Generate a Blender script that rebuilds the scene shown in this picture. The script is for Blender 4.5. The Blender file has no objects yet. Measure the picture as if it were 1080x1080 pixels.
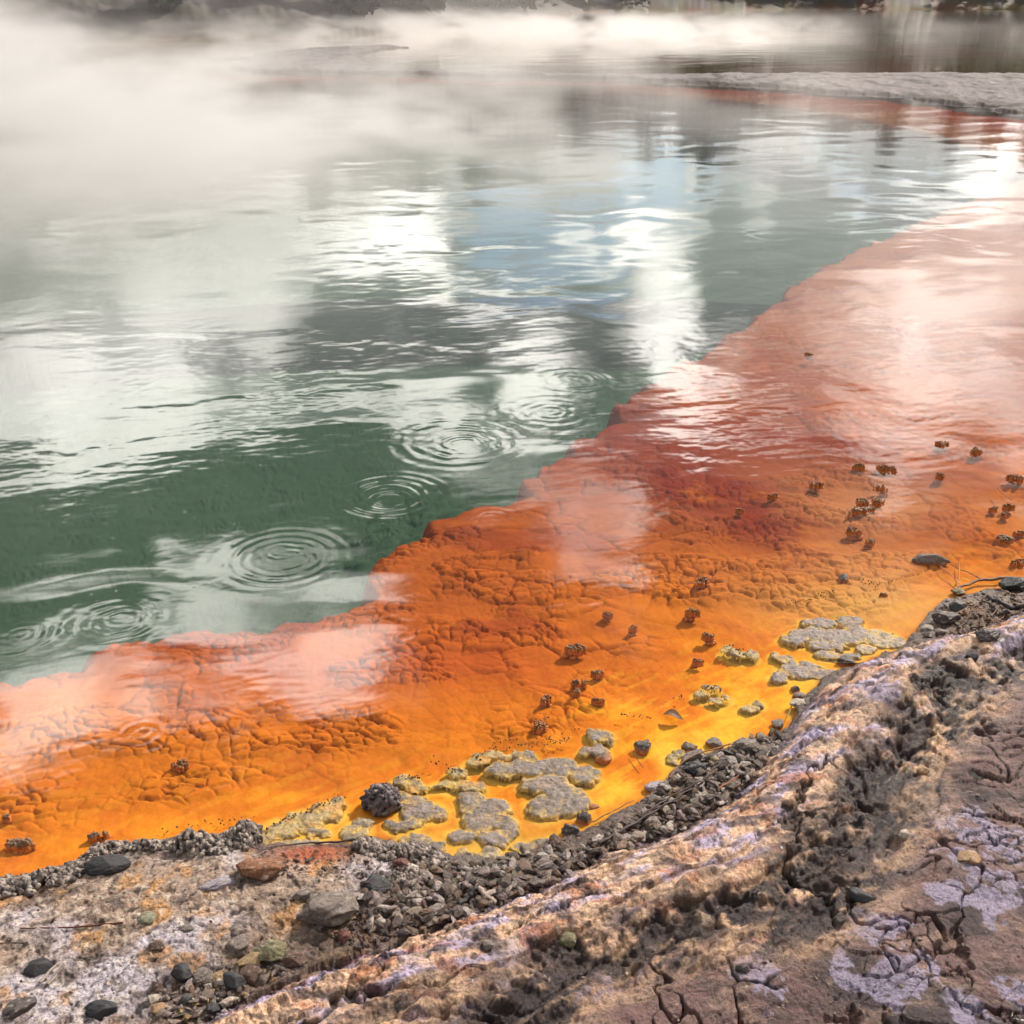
import bpy, math, random
import numpy as np
from math import radians, sin, cos, tan, atan2, asin, pi

random.seed(7); RNG = np.random.default_rng(7)
SC = bpy.context.scene
COL = SC.collection
# ------------------------------------------------------------------ camera
CAMH = 2.2; PITCH = radians(25.4); F = 1158.0
def ray(px, py):
    dx = (px-540)/F; dy = (540-py)/F
    return np.array([dx, cos(PITCH)+dy*sin(PITCH), -sin(PITCH)+dy*cos(PITCH)])
def P(px, py, z=0.0):
    d = ray(px, py); t = (z-CAMH)/d[2]
    return np.array([d[0]*t, d[1]*t])
def slant(px, py):
    d = ray(px, py); t = -CAMH/d[2]; return t          # metres per unit image-plane
def lin(r, g, b):
    return np.array([((c/255)/12.92 if c/255 < .04045 else ((c/255+.055)/1.055)**2.4) for c in (r, g, b)])
cam_d = bpy.data.cameras.new('camera'); cam = bpy.data.objects.new('camera', cam_d); COL.objects.link(cam)
cam.location = (0, 0, CAMH); cam.rotation_euler = (pi/2-PITCH, 0, 0)
cam_d.sensor_width = 36; cam_d.lens = 36*F/1080; cam_d.clip_end = 5000; cam_d.clip_start = .05
SC.camera = cam

# ------------------------------------------------------------------ numpy noise
_p = np.random.default_rng(3).permutation(4096).astype(np.int64)
_ga = np.random.default_rng(4).uniform(0, 2*pi, 4096); _gx = np.cos(_ga); _gy = np.sin(_ga)
_ju = np.random.default_rng(5).uniform(0, 1, 4096); _jv = np.random.default_rng(6).uniform(0, 1, 4096)
_jw = np.random.default_rng(8).uniform(0, 1, 4096)
def _h(ix, iy, s): return _p[(ix + _p[(iy + s*131) & 4095]) & 4095]
def perlin(x, y, s=0):
    xi = np.floor(x).astype(np.int64); yi = np.floor(y).astype(np.int64); xf = x-xi; yf = y-yi
    u = xf*xf*xf*(xf*(xf*6-15)+10); v = yf*yf*yf*(yf*(yf*6-15)+10)
    def g(ax, ay):
        k = _h(xi+ax, yi+ay, s); return _gx[k]*(xf-ax)+_gy[k]*(yf-ay)
    a = g(0, 0); b = g(1, 0); c = g(0, 1); d = g(1, 1)
    a = a+u*(b-a); c = c+u*(d-c)
    return (a+v*(c-a))*1.5
def fbm(x, y, o=4, s=0, gain=.5, lac=2.03):
    t = 0; a = 1; n = 0
    for i in range(o):
        t = t+a*perlin(x, y, s+i*7); n += a; a *= gain; x = x*lac+3.1; y = y*lac+1.7
    return t/n*1.4
def ridged(x, y, o=4, s=0):
    t = 0; a = 1; n = 0
    for i in range(o):
        t = t+a*(1-np.abs(perlin(x, y, s+i*7))*1.6); n += a; a *= .55; x = x*2.1+3.1; y = y*2.1+1.7
    return t/n
def worley(x, y, s=0, jit=.9):
    xi = np.floor(x).astype(np.int64); yi = np.floor(y).astype(np.int64)
    f1 = np.full(x.shape, 9.); f2 = np.full(x.shape, 9.); cid = np.zeros(x.shape)
    for ax in (-1, 0, 1):
        for ay in (-1, 0, 1):
            k = _h(xi+ax, yi+ay, s)
            dx = xi+ax+.5+jit*(_ju[k]-.5)-x; dy = yi+ay+.5+jit*(_jv[k]-.5)-y
            d = np.sqrt(dx*dx+dy*dy)
            nb = d < f1
            f2 = np.where(nb, f1, np.minimum(f2, d)); cid = np.where(nb, _jw[k], cid); f1 = np.where(nb, d, f1)
    return f1, f2, cid
def sst(a, b, x):
    t = np.clip((x-a)/(b-a), 0, 1); return t*t*(3-2*t)
def mix(a, b, m):
    m = np.clip(m, 0, 1)[..., None]; return a*(1-m)+b*m
def seg_dist(x, y, pts, closed=False):
    d = np.full(x.shape, 1e9)
    n = len(pts)
    for i in range(n if closed else n-1):
        a = pts[i]; b = pts[(i+1) % n]; ab = b-a; L = ab@ab+1e-12
        t = np.clip(((x-a[0])*ab[0]+(y-a[1])*ab[1])/L, 0, 1)
        q = (x-a[0]-t*ab[0])**2+(y-a[1]-t*ab[1])**2
        d = np.minimum(d, q)
    return np.sqrt(d)
def inside(x, y, pts):
    c = np.zeros(x.shape, bool); n = len(pts)
    for i in range(n):
        a = pts[i]; b = pts[(i+1) % n]
        if a[1] == b[1]: continue
        k = ((a[1] > y) != (b[1] > y)) & (x < (b[0]-a[0])*(y-a[1])/(b[1]-a[1])+a[0])
        c ^= k
    return c
def A(*l): return np.array(l, float)

# ------------------------------------------------------------------ the place, measured from the photograph
shore_px = [(-500,1110),(-200,985),(-60,945),(0,930),(40,927),(70,917),(105,905),(150,893),(210,888),(262,875),(285,890),(330,893),
  (390,888),(440,893),(480,906),(520,907),(570,897),(600,886),(640,866),(690,842),(730,806),(768,792),(800,782),(830,768),(845,742),
  (868,718),(900,704),(945,686),(962,672),(978,650),(998,634),(1030,627),(1080,620),(1200,600),(1500,560),(2200,520)]
SHORE = [P(*p) for p in shore_px]
LAND = SHORE+[A(30, 6), A(30, -60), A(-30, -60), A(-30, 1)]
edge_px = [(-700,900),(-300,790),(-100,728),(0,703),(60,691),(95,675),(125,663),(160,657),(200,652),(235,655),(262,658),(300,645),(340,633),(368,625),
  (385,612),(390,592),(400,577),(425,564),(448,552),(462,536),(490,524),(520,515),(548,507),(563,492),(590,470),(620,450),(645,432),(664,413),
  (685,392),(730,368),(780,340),(820,306),(860,277),(900,254),(940,238),(985,218),(1040,196),(1090,176),(1060,155),(990,136),(900,118),(800,103),(660,92),(520,87),(380,84),(240,84)]
EDGE = [P(*p) for p in edge_px]
DEEP = EDGE+[A(-60, 36), A(-60, 2)]
foot_px = [(-20,1330),(90,1190),(180,1115),(235,1078),(300,1048),(350,1026),(400,1010),(450,990),(500,968),(560,947),(600,930),(640,905),(690,892),
  (735,872),(770,846),(800,815),(828,776),(850,745),(880,717),(930,694),(980,682),(1020,672),(1060,655),(1110,640),(1300,600),(1700,570),(2200,560)]
FOOT = [P(p[0], p[1], .03) for p in foot_px]
RIDGE = FOOT+[A(30, 5), A(30, -60), A(-5, -60), A(-.9, .2)]
hol_px = [(1500,610),(1250,650),(1120,690),(1060,720),(1010,752),(985,800),(972,850),(945,900),(905,950),(860,985),(790,1000),(700,1015),(620,1040),(560,1090),(520,1200),(500,1500)]
HOL = [P(p[0], p[1], .17) for p in hol_px]
FLAT = HOL+[A(.2, -40), A(30, -40), A(30, 4.5)]
terr_px = [(640,83),(700,86),(760,89),(830,92),(870,97),(920,101),(975,104),(1010,108),(1050,114),(1080,121),(1180,140),(1500,190),(2400,260),(2400,90),
  (1500,81),(1080,79),(1000,79),(900,78),(800,78.5),(700,79.5),(640,80),(560,78.5),(500,77),(430,74),(390,68),(380,58),(400,53),(425,50.5),(415,48.5),(350,50.5),(290,55),(262,61),(240,62.5),(262,66),(250,72),(262,76),(330,77),(440,78),(560,81)]
TERR = [P(*p) for p in terr_px]
bank_px = [(-4000,47),(-300,45),(150,43),(330,41),(430,34),(520,24),(620,13),(760,11),(900,9.5),(1080,9),(2500,9),(5000,12)]
BANK = [P(*p) for p in bank_px]
FAR = BANK+[A(1500, 2500), A(-1500, 2500), A(-1500, 50)]

# emergent sinter plates: list of (label, group, colour, height, lobes in px)
PLATES = [
 ('broad lobed grey sinter plate in the middle of the orange shallows, widest of all', [(530,811,17,7),(560,808,26,8),(590,808,22,10),(617,816,14,9),(575,826,26,8),(597,836,20,9),(578,849,20,12),(606,847,16,10)], 'grey', .016),
 ('Y-shaped grey sinter plate just left of the broad lobed plate', [(497,843,14,10),(516,850,20,10),(505,863,17,12),(530,866,14,7),(488,881,15,7),(522,883,18,8),(537,874,9,10)], 'grey', .016),
 ('three stacked grey sinter pads right of the black knobbly lump', [(430,843,16,8),(446,855,23,10),(425,869,17,6)], 'grey', .014),
 ('thin grey sinter sliver just above the broad lobed plate', [(551,795,14,5)], 'grey', .01),
 ('pair of pale sinter pads touching the small grey pebble', [(633,775,13,7),(627,791,15,6)], 'grey', .013),
 ('grey sinter pad at the waterline under the lobed plates', [(561,895,20,8),(579,890,12,6)], 'grey', .013),
 ('pale sinter pad at the waterline left of the rusty rubble', [(520,901,17,7),(507,907,12,5)], 'pale', .012),
 ('round yellowish sinter pad at the waterline below the Y-shaped plate', [(490,903,12,9)], 'sulphur', .012),
 ('sulphur yellow sinter wedge fringed with dark specks beside the knobbly crust', [(284,882,16,8),(300,873,20,9),(322,864,20,10),(343,855,18,10),(352,848,10,7)], 'sulphur', .016),
 ('small grey sinter pad below the sulphur yellow wedge', [(332,877,16,5)], 'pale', .011),
 ('grey sinter pad left of the bare orange channel', [(375,876,14,9),(382,868,9,6)], 'pale', .013),
 ('long pale sinter slab lying under the dark curved reed', [(300,897,22,8),(325,892,26,7),(348,898,20,6)], 'pale', .012),
 ('grey sinter pads by the end of the dark reed above the rubble', [(436,886,16,7),(455,893,14,7)], 'grey', .016),
 ('largest grey sinter cluster near the right bank, with a pebble on it', [(863,656,17,4),(896,655,13,6),(860,668,24,7),(890,670,22,8),(838,673,14,5),(872,680,20,5),(905,667,14,7)], 'grey', .02),
 ('fawn sinter pads on the right end of the largest right cluster', [(928,672,20,8),(914,684,11,4),(948,678,12,5)], 'pale', .014),
 ('low grey sinter slivers below the largest right cluster', [(873,690,12,4),(896,691,13,3.5)], 'grey', .011),
 ('tapering grey sinter tongue reaching from the ridge foot near the right bank', [(847,706,24,8),(822,713,9,5),(832,702,9,4),(872,711,18,5)], 'grey', .018),
 ('thin knobbly yellow sinter bar left of the right grey clusters', [(768,684,7,3),(782,689,12,4),(794,691,6,3)], 'sulphur', .016),
 ('two tiny pale sinter pads between the tongue and the yellow bar', [(829,694,8,4),(818,690,5,3)], 'pale', .01),
 ('dark-speckled sinter blob, upper one of the three below the dead leaf', [(740,731,7,4),(750,724,8,3)], 'sulphur', .012),
 ('middle pale sinter blob among the three right of the dead leaf', [(754,738,8,3)], 'pale', .01),
 ('right pale sinter blob among the three right of the dead leaf', [(768,734,5,2.5)], 'pale', .009),
 ('small round sinter cap with a dark crown upper left of the Y-shaped plate', [(482,814,9,6)], 'sulphur', .018),
 ('long pale yellow sinter bar above the Y-shaped plate', [(470,826,15,5),(493,828,17,5)], 'sulphur', .012),
 ('sulphur yellow sinter bar fringed with specks above the broad lobed plate', [(502,802,12,4),(520,797,18,5)], 'sulphur', .012),
 ('low yellow sinter pad behind the black knobbly lump', [(427,822,14,5),(438,829,12,5)], 'sulphur', .012),
 ('pale twisted sinter bit beside the waterline rubble below the three blobs', [(790,746,8,3),(800,742,6,3)], 'pale', .012),
 ('flat pale sinter bit just off the rubble spit', [(709,800,8,4),(716,794,6,4)], 'sulphur', .008),
]
def lobe_world(l):
    px, py, rx, ry = l; c = P(px, py); s = slant(px, py); dep = asin(CAMH/np.hypot(np.hypot(*c), CAMH))
    return c[0], c[1], rx*s/F, ry*s/F/sin(dep)
PLW = [[lobe_world(l) for l in p[1]] for p in PLATES]

# ------------------------------------------------------------------ terrain function
def smax(a, b, k):
    h = np.clip(.5+.5*(a-b)/k, 0, 1); return b*(1-h)+a*h+k*h*(1-h)
def terrain(x, y, colour=True):
    x = np.asarray(x, float); y = np.asarray(y, float)
    r = np.hypot(x, y)
    near = 1-sst(9, 16, r)
    out = {}
    wx = fbm(x*3, y*3, 3, 11)*.03; wy = fbm(x*3+9, y*3+4, 3, 12)*.03
    w2x = fbm(x*14, y*14, 2, 13)*.012; w2y = fbm(x*14+5, y*14+2, 2, 14)*.012
    # scalloped lip of the orange shelf
    lf1, lf2, lc = worley(x*4.5+wx*8, y*3.8+wy*8, 21)
    e = seg_dist(x+wx, y+wy, EDGE); e = np.where(inside(x+wx, y+wy, DEEP), e, -e)     # >0 in the deep pool
    e = e + (lf1-.45)*np.clip(.16+.0*r, 0, .3)
    s = seg_dist(x+wx*.8+w2x, y+wy*.8+w2y, SHORE); s = np.where(inside(x+wx*.8+w2x, y+wy*.8+w2y, LAND), s, -s)  # >0 on land
    rd = seg_dist(x+wx*.5+w2x, y+wy*.5+w2y, FOOT); rd = np.where(inside(x+wx*.5+w2x, y+wy*.5+w2y, RIDGE), rd, -rd)
    fl = seg_dist(x+wx*1.5, y+wy*1.5, HOL); fl = np.where(inside(x+wx*1.5, y+wy*1.5, FLAT), fl, -fl)   # >0 on the brown flat
    tw = 1+0*x
    t = seg_dist(x+fbm(x*.6, y*.6, 3, 31)*.5, y+fbm(x*.5, y*.4, 3, 32)*.6, TERR, True)
    t = np.where(inside(x+fbm(x*.6, y*.6, 3, 31)*.5, y+fbm(x*.5, y*.4, 3, 32)*.6, TERR), t, -t)
    fb = seg_dist(x, y, BANK); fb = np.where(inside(x, y, FAR), fb, -fb)
    d = np.maximum(-s, 0)
    # ---- bed of the pool
    depth = .006+.032*(1-np.exp(-d/.45))+.007*np.clip(d, 0, 8)
    uw = fbm(x*2.2, y*2.2, 4, 41)
    depth = depth-(.012*uw+.004*fbm(x*5, y*7, 2, 42))*sst(.02, .5, d)
    # pillow mats
    qx = x+fbm(x*3, y*3, 2, 51, .35)*.05+.007*fbm(x*26, y*26, 2, 59); qy = y+fbm(x*3+3, y*3+8, 2, 52, .35)*.05+.007*fbm(x*26+4, y*26, 2, 60)
    a1, a2, ac = worley(qx*6.0, qy*8.0, 53)
    b1, b2, bc = worley(qx*17+2, qy*22, 54)
    c1, c2, cc = worley(qx*36+2, qy*34, 55)
    pa = 1-np.exp(-(a2-a1)*9.5); pb = 1-np.exp(-(b2-b1)*8.0); pc = 1-np.exp(-(c2-c1)*6.0)
    big = sst(-.2, .3, fbm(x*1.3, y*1.3, 3, 56)-.30+.45*sst(.7, 1.8, d))
    yz0 = np.exp(-((x-P(665, 780)[0])/1.05)**4)
    pillow_zone = sst(.06, .30, d+.25*uw-.34*yz0)*(.15+.85*sst(-.32, .12, fbm(x*1.9+5, y*2.6, 3, 151)))
    pil = pa*.015+(1-big)*(pb*.016)+big*pb*.003+pc*.002*(1-big)+.006*(ac-.5)+.004*(bc-.5)*(1-big)
    fade = 1-sst(7, 15, r)*.4
    depth = np.maximum(depth-(pil-.010)*pillow_zone*fade, .006)
    # soft dunes in the yellow margin
    depth = depth-(1-pillow_zone)*(.004*fbm(x*16, y*11, 3, 57))*sst(0, .08, d)
    hb = -depth
    hb = hb-sst(-.02, .40, e)*1.1-np.clip(e, 0, 3)*.3-.03*sst(-.25, 0, e)
    # ---- left sandy bank
    n1 = fbm(x*2.5, y*2.5, 4, 61); n2 = fbm(x*11, y*11, 4, 62); n3 = fbm(x*45, y*45, 4, 63); n4 = fbm(x*105, y*105, 3, 67)
    sl = np.clip(s, 0, None)
    hs = .012+.050*(1-np.exp(-sl/.12))+.05*sl+.016*n1*sst(0, .3, sl)+.008*n2+.0055*n3+.0022*n4
    dirn = x*.78+y*.62; acr = -x*.62+y*.78
    hs = hs+.004*fbm(dirn*9, acr*30, 3, 64)
    pit = sst(.25, .6, fbm(x*26, y*26, 3, 65)); hs = hs-pit*.006
    # layered crust steps near the bottom
    st = fbm(x*4.2+5, y*4.2, 4, 66)*3; stf = st-np.floor(st); hs = hs+.006*sst(0, .12, stf)*sst(.35, .6, sl)
    hs = hs-.02*sst(.22, .05, -rd)*sst(.1, .3, s)
    h = np.where(s > 0, hs, hb)
    # ---- sinter ridge
    rr = np.clip(rd, 0, None)
    base_in = np.where(s > 0, hs*(1-sst(.0, .25, rr))+.03*sst(0, .25, rr)-.02*sst(.1, .3, s)*(1-sst(0, .12, rr)), .012+.018*sst(0, .25, rr))
    prof = .135*(1-np.exp(-rr/.15))+.05*(1-np.exp(-rr/.5))
    prof = prof*(1+.22*fbm(x*1.7, y*1.7, 3, 71))
    flow = fbm(dirn*3.2+fbm(x*5,y*5,2,75)*.5, acr*9, 4, 72)
    rough_zone = sst(.16, .42, rr+.12*n1)*(1-sst(-.05, .2, fl))
    tub1, tub2, tc = worley(x*24+n2*1.2, y*24+n3*.6, 73)
    kn = fbm(x*14, y*28, 4, 74)
    def billow(u, v, o, sd):
        t = 0; a = 1; n = 0
        for q in range(o): t = t+a*np.abs(perlin(u, v, sd+q*5)); n += a; a *= .5; u = u*2.1+1.3; v = v*2.1+2.1
        return t/n*1.6
    lump = billow(dirn*5+n1*1.2+x, acr*13+n1*2, 4, 76)+.15*billow(x*30, y*34, 2, 95)
    su = (acr*5.5+y*2)+1.5*fbm(dirn*1.6+x*.8, acr*3.2, 3, 170, .4); suf = su-np.floor(su)
    su2 = (acr*13+y*6)+1.6*fbm(dirn*3+x*2, acr*7, 2, 171); suf2 = su2-np.floor(su2)
    sheet = (suf-sst(.90, 1., suf))*.017+(suf2-sst(.85, 1., suf2))*.008
    tub = (1-tub1)**.5*.006*sst(-.2, .3, n1)+kn*.004+(lump-.5)*.022+sheet
    fl2 = ridged(dirn*4+.6*n1+x*2, acr*16+y*6, 4, 68)
    smooth_rel = .012*flow+.0035*n3+.003*n2+.0016*n4+.012*(fl2-.6)
    offl = 1-sst(-.02, .12, fl)
    h_r = base_in+prof+smooth_rel*(.2+.8*offl)+(.35+.65*rough_zone)*tub*sst(.02, .12, rr)*offl+sst(.03,.15,rr)*.012*offl*fbm(dirn*5, acr*16, 3, 77)
    # ledges of overlapping sheets on the water side
    ld = rr*9+.9*fbm(dirn*2.2, acr*2.2, 2, 78); ldf = ld-np.floor(ld)
    h_r = h_r+(1-sst(.3, .5, rr))*(.012*sst(0, .35, ldf)-.008)*sst(.02, .06, rr)
    crack = np.abs(perlin(dirn*2.1+n1*.5+w2x*8, acr*4.2+n2*.25, 79)); crk = sst(.035, .012, crack)*sst(.05, .2, rr)*sst(-.1, .15, fbm(x*2, y*2, 2, 172))
    h_r = h_r-crk*.018
    # hollow between ridge and brown flat
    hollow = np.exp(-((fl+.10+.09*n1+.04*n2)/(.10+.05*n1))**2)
    h_r = h_r-.05*hollow*(1+.5*n2)-.06*sst(-.12, .18, fl)
    # brown flat with peeling mud plates
    p1, p2, pcid = worley(x*4.2+fbm(x*5, y*5, 2, 81)*.35+.03*n2, y*5.6+fbm(x*5+3, y*5, 2, 82)*.35, 83)
    plate_on = sst(-.1, .2, fbm(x*1.6, y*1.6, 2, 84)+.1)
    edgec = sst(.02, .07, p2-p1)
    q1, q2, qc = worley(x*15+fbm(x*9, y*9, 2, 86)*.35, y*20+fbm(x*9, y*9+4, 2, 87)*.35, 85)
    fine_on = sst(.05, .35, fbm(x*2.7+8, y*2.7, 3, 88))
    edgeq = 1-(1-sst(.03, .1, q2-q1))*fine_on
    rugo = sst(.0, .3, fbm(x*2.4+7, y*3.4, 3, 92))
    mudh = .010*sst(.01, .035, p2-p1)*plate_on+.014*(pcid-.5)*plate_on+.009*edgeq+.004*n2+.0022*n3+.0010*n4+.035*fbm(x*2.2, y*3.2, 3, 89)+rugo*.012*(ridged(x*6, y*13, 3, 91)-.6)+.007*(qc-.5)*fine_on
    lay = fbm(x*2.2+1, y*3.4+6, 2, 90)*3+.10*n2; layf = lay-np.floor(lay)
    mudh = mudh+.013*(layf*.4+sst(0, .03, layf)*.6)
    h_r = h_r*(1)+sst(0, .15, fl)*mudh
    h = np.where(rd > 0, smax(h_r, h*0+.0, .01), h)
    h = np.where((s <= 0) & (rd > 0), h_r, h)
    # ---- far terrace of white sinter
    tt = np.clip(t, 0, None)
    ht = .02+.085*(1-np.exp(-tt/.4))+.03*fbm(x*1.4, y*.9, 4, 101)+.06*(ridged(x*2.6, y*1.0, 4, 102)-.5)
    sst_t = sst(0, .15, t)
    shal = sst(-1.6, -.1, t)                                                   # red ledge at the terrace foot
    h = np.where((t < 0) & (r > 14), np.maximum(h, -1.4+1.33*shal), h)
    beyond = (y > 27) & (t < 0) & (e < 0)
    pond = (np.asarray(inside(x, y, DEEP)) == False) & (y > 30)
    h = np.where(pond & (t < 0), -.10+.05*fbm(x*.3, y*.2, 3, 103), h)
    h = np.where(t > 0, ht, h)
    # ---- far bank and hill
    fbp = np.clip(fb, 0, None)
    hf = .1+1.6*(1-np.exp(-fbp/3))+14*sst(3, 45, fbp)*np.clip((r/115)**1.5, .12, 1.2)+np.clip(fbp, 0, 90)*.04+fbm(x*.08, y*.08, 4, 104)*2.2*sst(0, 20, fbp)+.35*fbm(x*.7, y*.7, 3, 105)*sst(0, 3, fbp)
    h = np.where(fb > 0, hf, h)
    if not colour: return h
    # =============================================================== colour (albedo)
    c = np.zeros(x.shape+(3,))
    YEL = lin(252, 186, 58)*.9; YOR = lin(240, 142, 22)*.9; ORA = lin(234, 128, 20)*.9; DOR = lin(208, 104, 24)*.84; BRK = lin(168, 76, 22)*.82; PNK = lin(204, 130, 92)*.82
    vn = fbm(x*1.1, y*1.1, 4, 111); vm = fbm(x*4, y*4, 4, 112); vf = fbm(x*14, y*14, 3, 113)
    dd = d+.22*vn+.08*vm
    dirn_ = x*.78+y*.62; acr_ = -x*.62+y*.78
    dq = dd+.30*(1-yz0)+.16*fbm(x*3.1, y*8.5, 4, 153)
    c = mix(YEL+c, YOR, sst(-.02, .22, dq+.06*vm))
    c = mix(c, ORA, sst(.18, .48, dq))
    c = mix(c, lin(232, 120, 26)*.88, sst(.0, .4, vm)*.5)
    c = mix(c, DOR, sst(.6, 1.5, dd+.35*vn))
    c = mix(c, BRK, sst(1.0, 3.2, dd+.9*vn)*.75)
    c = mix(c, PNK, sst(1.9, 5.0, d)*.85)
    c = mix(c, DOR, sst(.15, .6, vm+.3*vn)*.35)
    # iron-stained seams between the mats and paler mat tops
    seam = (1-sst(.0, .055, a2-a1))*.8+(1-sst(0, .09, b2-b1))*.65*(1-big)
    c = mix(c, BRK*.30, seam*pillow_zone*sst(-.9, -.1, fbm(x*2.1, y*2.9, 3, 58))*(1-.5*sst(3, 9, r))*.8)
    c = c*(1+(.16*(ac-.5)+.22*(bc-.5)*(1-big)+.10*vf)*pillow_zone)[..., None]
    # deep rust patch in the middle of the shelf
    rp = P(830, 500); m = np.exp(-(((x-rp[0])/.75)**2+((y-rp[1])/.8)**2)*1.2); c = mix(c, lin(142, 46, 20), np.clip(m*2.2, 0, 1)*sst(-1.1, -.2, vn+.8*vm)*.95)
    rp = P(665, 440); m = np.exp(-(((x-rp[0])/.4)**2+((y-rp[1])/.9)**2)*1.2); c = mix(c, lin(138, 48, 24), m*.9)
    c = mix(c, lin(150, 58, 22), sst(.12, .42, fbm(x*1.5+3, y*2.6+9, 4, 152))*sst(.5, 1.2, d)*(1-sst(5, 8, d))*.6)
    rp = P(450, 690); m = np.exp(-(((x-rp[0])/.9)**2+((y-rp[1])/.25)**2)*1.2); c = mix(c, lin(190, 76, 26), m*.6)
    rp = P(950, 560); m = np.exp(-(((x-rp[0])/.9)**2+((y-rp[1])/.9)**2)*1.2); c = mix(c, lin(240, 160, 96)*.9, m*sst(-.5, .4, vn)*.75)
    rp = P(920, 640); m = np.exp(-(((x-rp[0])/.45)**2+((y-rp[1])/.25)**2)*1.2); c = mix(c, lin(250, 190, 110)*.9, m*.7)
    c = mix(c, lin(255, 200, 48)*.93, sst(.02, .22, fbm(dirn_*6, acr_*26, 4, 154))*sst(.62, .1, dd)*(.35+.65*yz0)*.35)
    c = c*(1-.22*sst(.15, .6, dq))[..., None]*np.array([1., 1.02, 1.0])**sst(.2, .7, dq)[..., None]
    # sulphur halos round the emergent plates
    halo = np.zeros(x.shape)
    idx = np.where((r < 6) & (s < .1))
    if len(idx[0]):
        hx = x[idx]; hy = y[idx]; hh = np.zeros(hx.shape)
        for pl in PLW:
            for (cx, cy, ax, ay) in pl:
                q = np.sqrt(((hx-cx)/(ax+.012))**2+((hy-cy)/(ay+.016))**2); hh = np.maximum(hh, 1-sst(.85, 1.35, q+.12*vf[idx]))
        halo[idx] = hh
    c = mix(c, lin(250, 200, 84)*.9, halo*.75)
    olive = np.exp(-(((x-P(560,880)[0])/.5)**2+((y-P(560,885)[1])/.12)**2)); c = mix(c, lin(190, 150, 60), olive*.5)
    c = mix(c, lin(150, 96, 50), sst(.03, 0, d)*.6)
    c = c*.95+np.array([.006, .010, .014])
    # green turbid depths
    gr = lin(76, 102, 84)*.62
    c = mix(c, lin(120, 52, 24), sst(-.10, .04, e)*.7)
    c = mix(c, gr+0*c, sst(-.01, .20, e))
    rough = np.full(x.shape, .75)
    # sand bank
    sand = mix(lin(168, 148, 134)+0*c, lin(190, 182, 190), sst(-.1, .4, fbm(x*3+4, y*3, 4, 121)))
    sand = mix(sand, lin(196, 150, 96), sst(.08, .42, fbm(x*7, y*7, 4, 122)+.15*n1)*.75)
    sand = mix(sand, lin(96, 78, 72), sst(.12, .5, fbm(x*9+7, y*9, 5, 123))*.6)
    sand = mix(sand, lin(214, 202, 190), sst(.1, .45, fbm(x*34, y*34, 4, 124))*.5)
    sand = mix(sand, lin(92, 78, 74), sst(.12, .42, fbm(dirn*20, acr*48, 4, 125))*.65)
    sand = mix(sand, lin(74, 62, 60), pit*.55)
    damp = sst(.16, .0, s)
    sand = mix(sand, lin(98, 84, 82), damp*.8)
    grv = sst(-.30, -.02, rd+.1*n1)*(rd < 0)*1.; sand = mix(sand, lin(92, 74, 64), grv*.7)
    gp = P(215, 955, .07); m = np.exp(-(((x-gp[0]+.9)/.3)**2+((y-gp[1]+.0)/.2)**2)); 
    gg = P(500, 925, .05); m2 = np.exp(-(((x-gg[0])/.12)**2+((y-gg[1])/.07)**2)); sand = mix(sand, lin(120, 130, 104), np.clip(m2, 0, 1)*.7)
    so = P(330, 905, .02); m3 = np.exp(-(((x-so[0])/.10)**2+((y-so[1])/.05)**2)); sand = mix(sand, lin(170, 92, 44), np.clip(m3*1.3, 0, 1)*.85)
    land = s > 0
    sand = np.clip(sand, 0, 1)**1.25*1.38
    c = np.where(land[..., None], sand, c)
    # ridge
    cream = lin(214, 188, 152); lav = lin(186, 178, 198); rust = lin(188, 116, 74); dark = lin(70, 54, 56); tan_ = lin(176, 146, 118)
    cream = lin(224, 192, 168); lav = lin(202, 190, 214); dark = lin(56, 42, 49); tan_ = lin(180, 150, 136)
    rg = mix(cream+0*c, lav, sst(-.05, .30, fbm(dirn*4+x*2, acr*10+y*6, 5, 131)+.26*(1-sst(.1, .35, rr))-.16))
    rg = mix(rg, rust, sst(.1, .45, fbm(x*8+2, y*16, 5, 132)+.02)*.6)
    rg = mix(rg, lin(92, 76, 80), sst(.02, .34, fbm(x*9+2, y*26, 5, 133)+.0)*.8)
    rg = mix(rg, lin(70, 56, 60), sst(.12, .4, fbm(x*40, y*44, 4, 136))*.6)
    rg = mix(rg, tan_, rough_zone*.5)
    dz = fbm(dirn*2.4+x+1, acr*8+y*3, 6, 134)+.30*fbm(dirn*14, acr*44, 4, 137)+.0+.16*sst(.35,.9,rr)
    rg = mix(rg, dark, rough_zone*sst(-.07, .10, dz)*.95)
    rg = mix(rg, lin(96, 78, 84), sst(.72, .9, suf)*(1-sst(.97, 1, suf))*.6*(.3+.7*rough_zone))
    rg = mix(rg, lin(222, 196, 170), sst(.0, .12, suf)*(1-sst(.12, .45, suf))*.5)
    rg = mix(rg, lin(222, 190, 158), rough_zone*sst(-.05, .25, fbm(dirn*12, acr*40, 4, 135)-.5*dz)*.85)
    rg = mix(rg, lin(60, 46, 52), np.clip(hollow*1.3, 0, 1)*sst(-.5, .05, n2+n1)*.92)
    rg = mix(rg, lin(52, 42, 42), crk*.8)
    rg = mix(rg, lin(88, 74, 76), sst(.05, 0, rr+.03*n2)*.8)
    mud = mix(lin(124, 99, 97)+0*c, lin(76, 60, 64), sst(-.15, .35, fbm(x*3, y*5, 5, 141)))
    mud = mix(mud, lin(166, 142, 128), sst(.12, .45, fbm(x*7, y*16, 4, 142))*.5)
    lb = np.zeros(x.shape)
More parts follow.
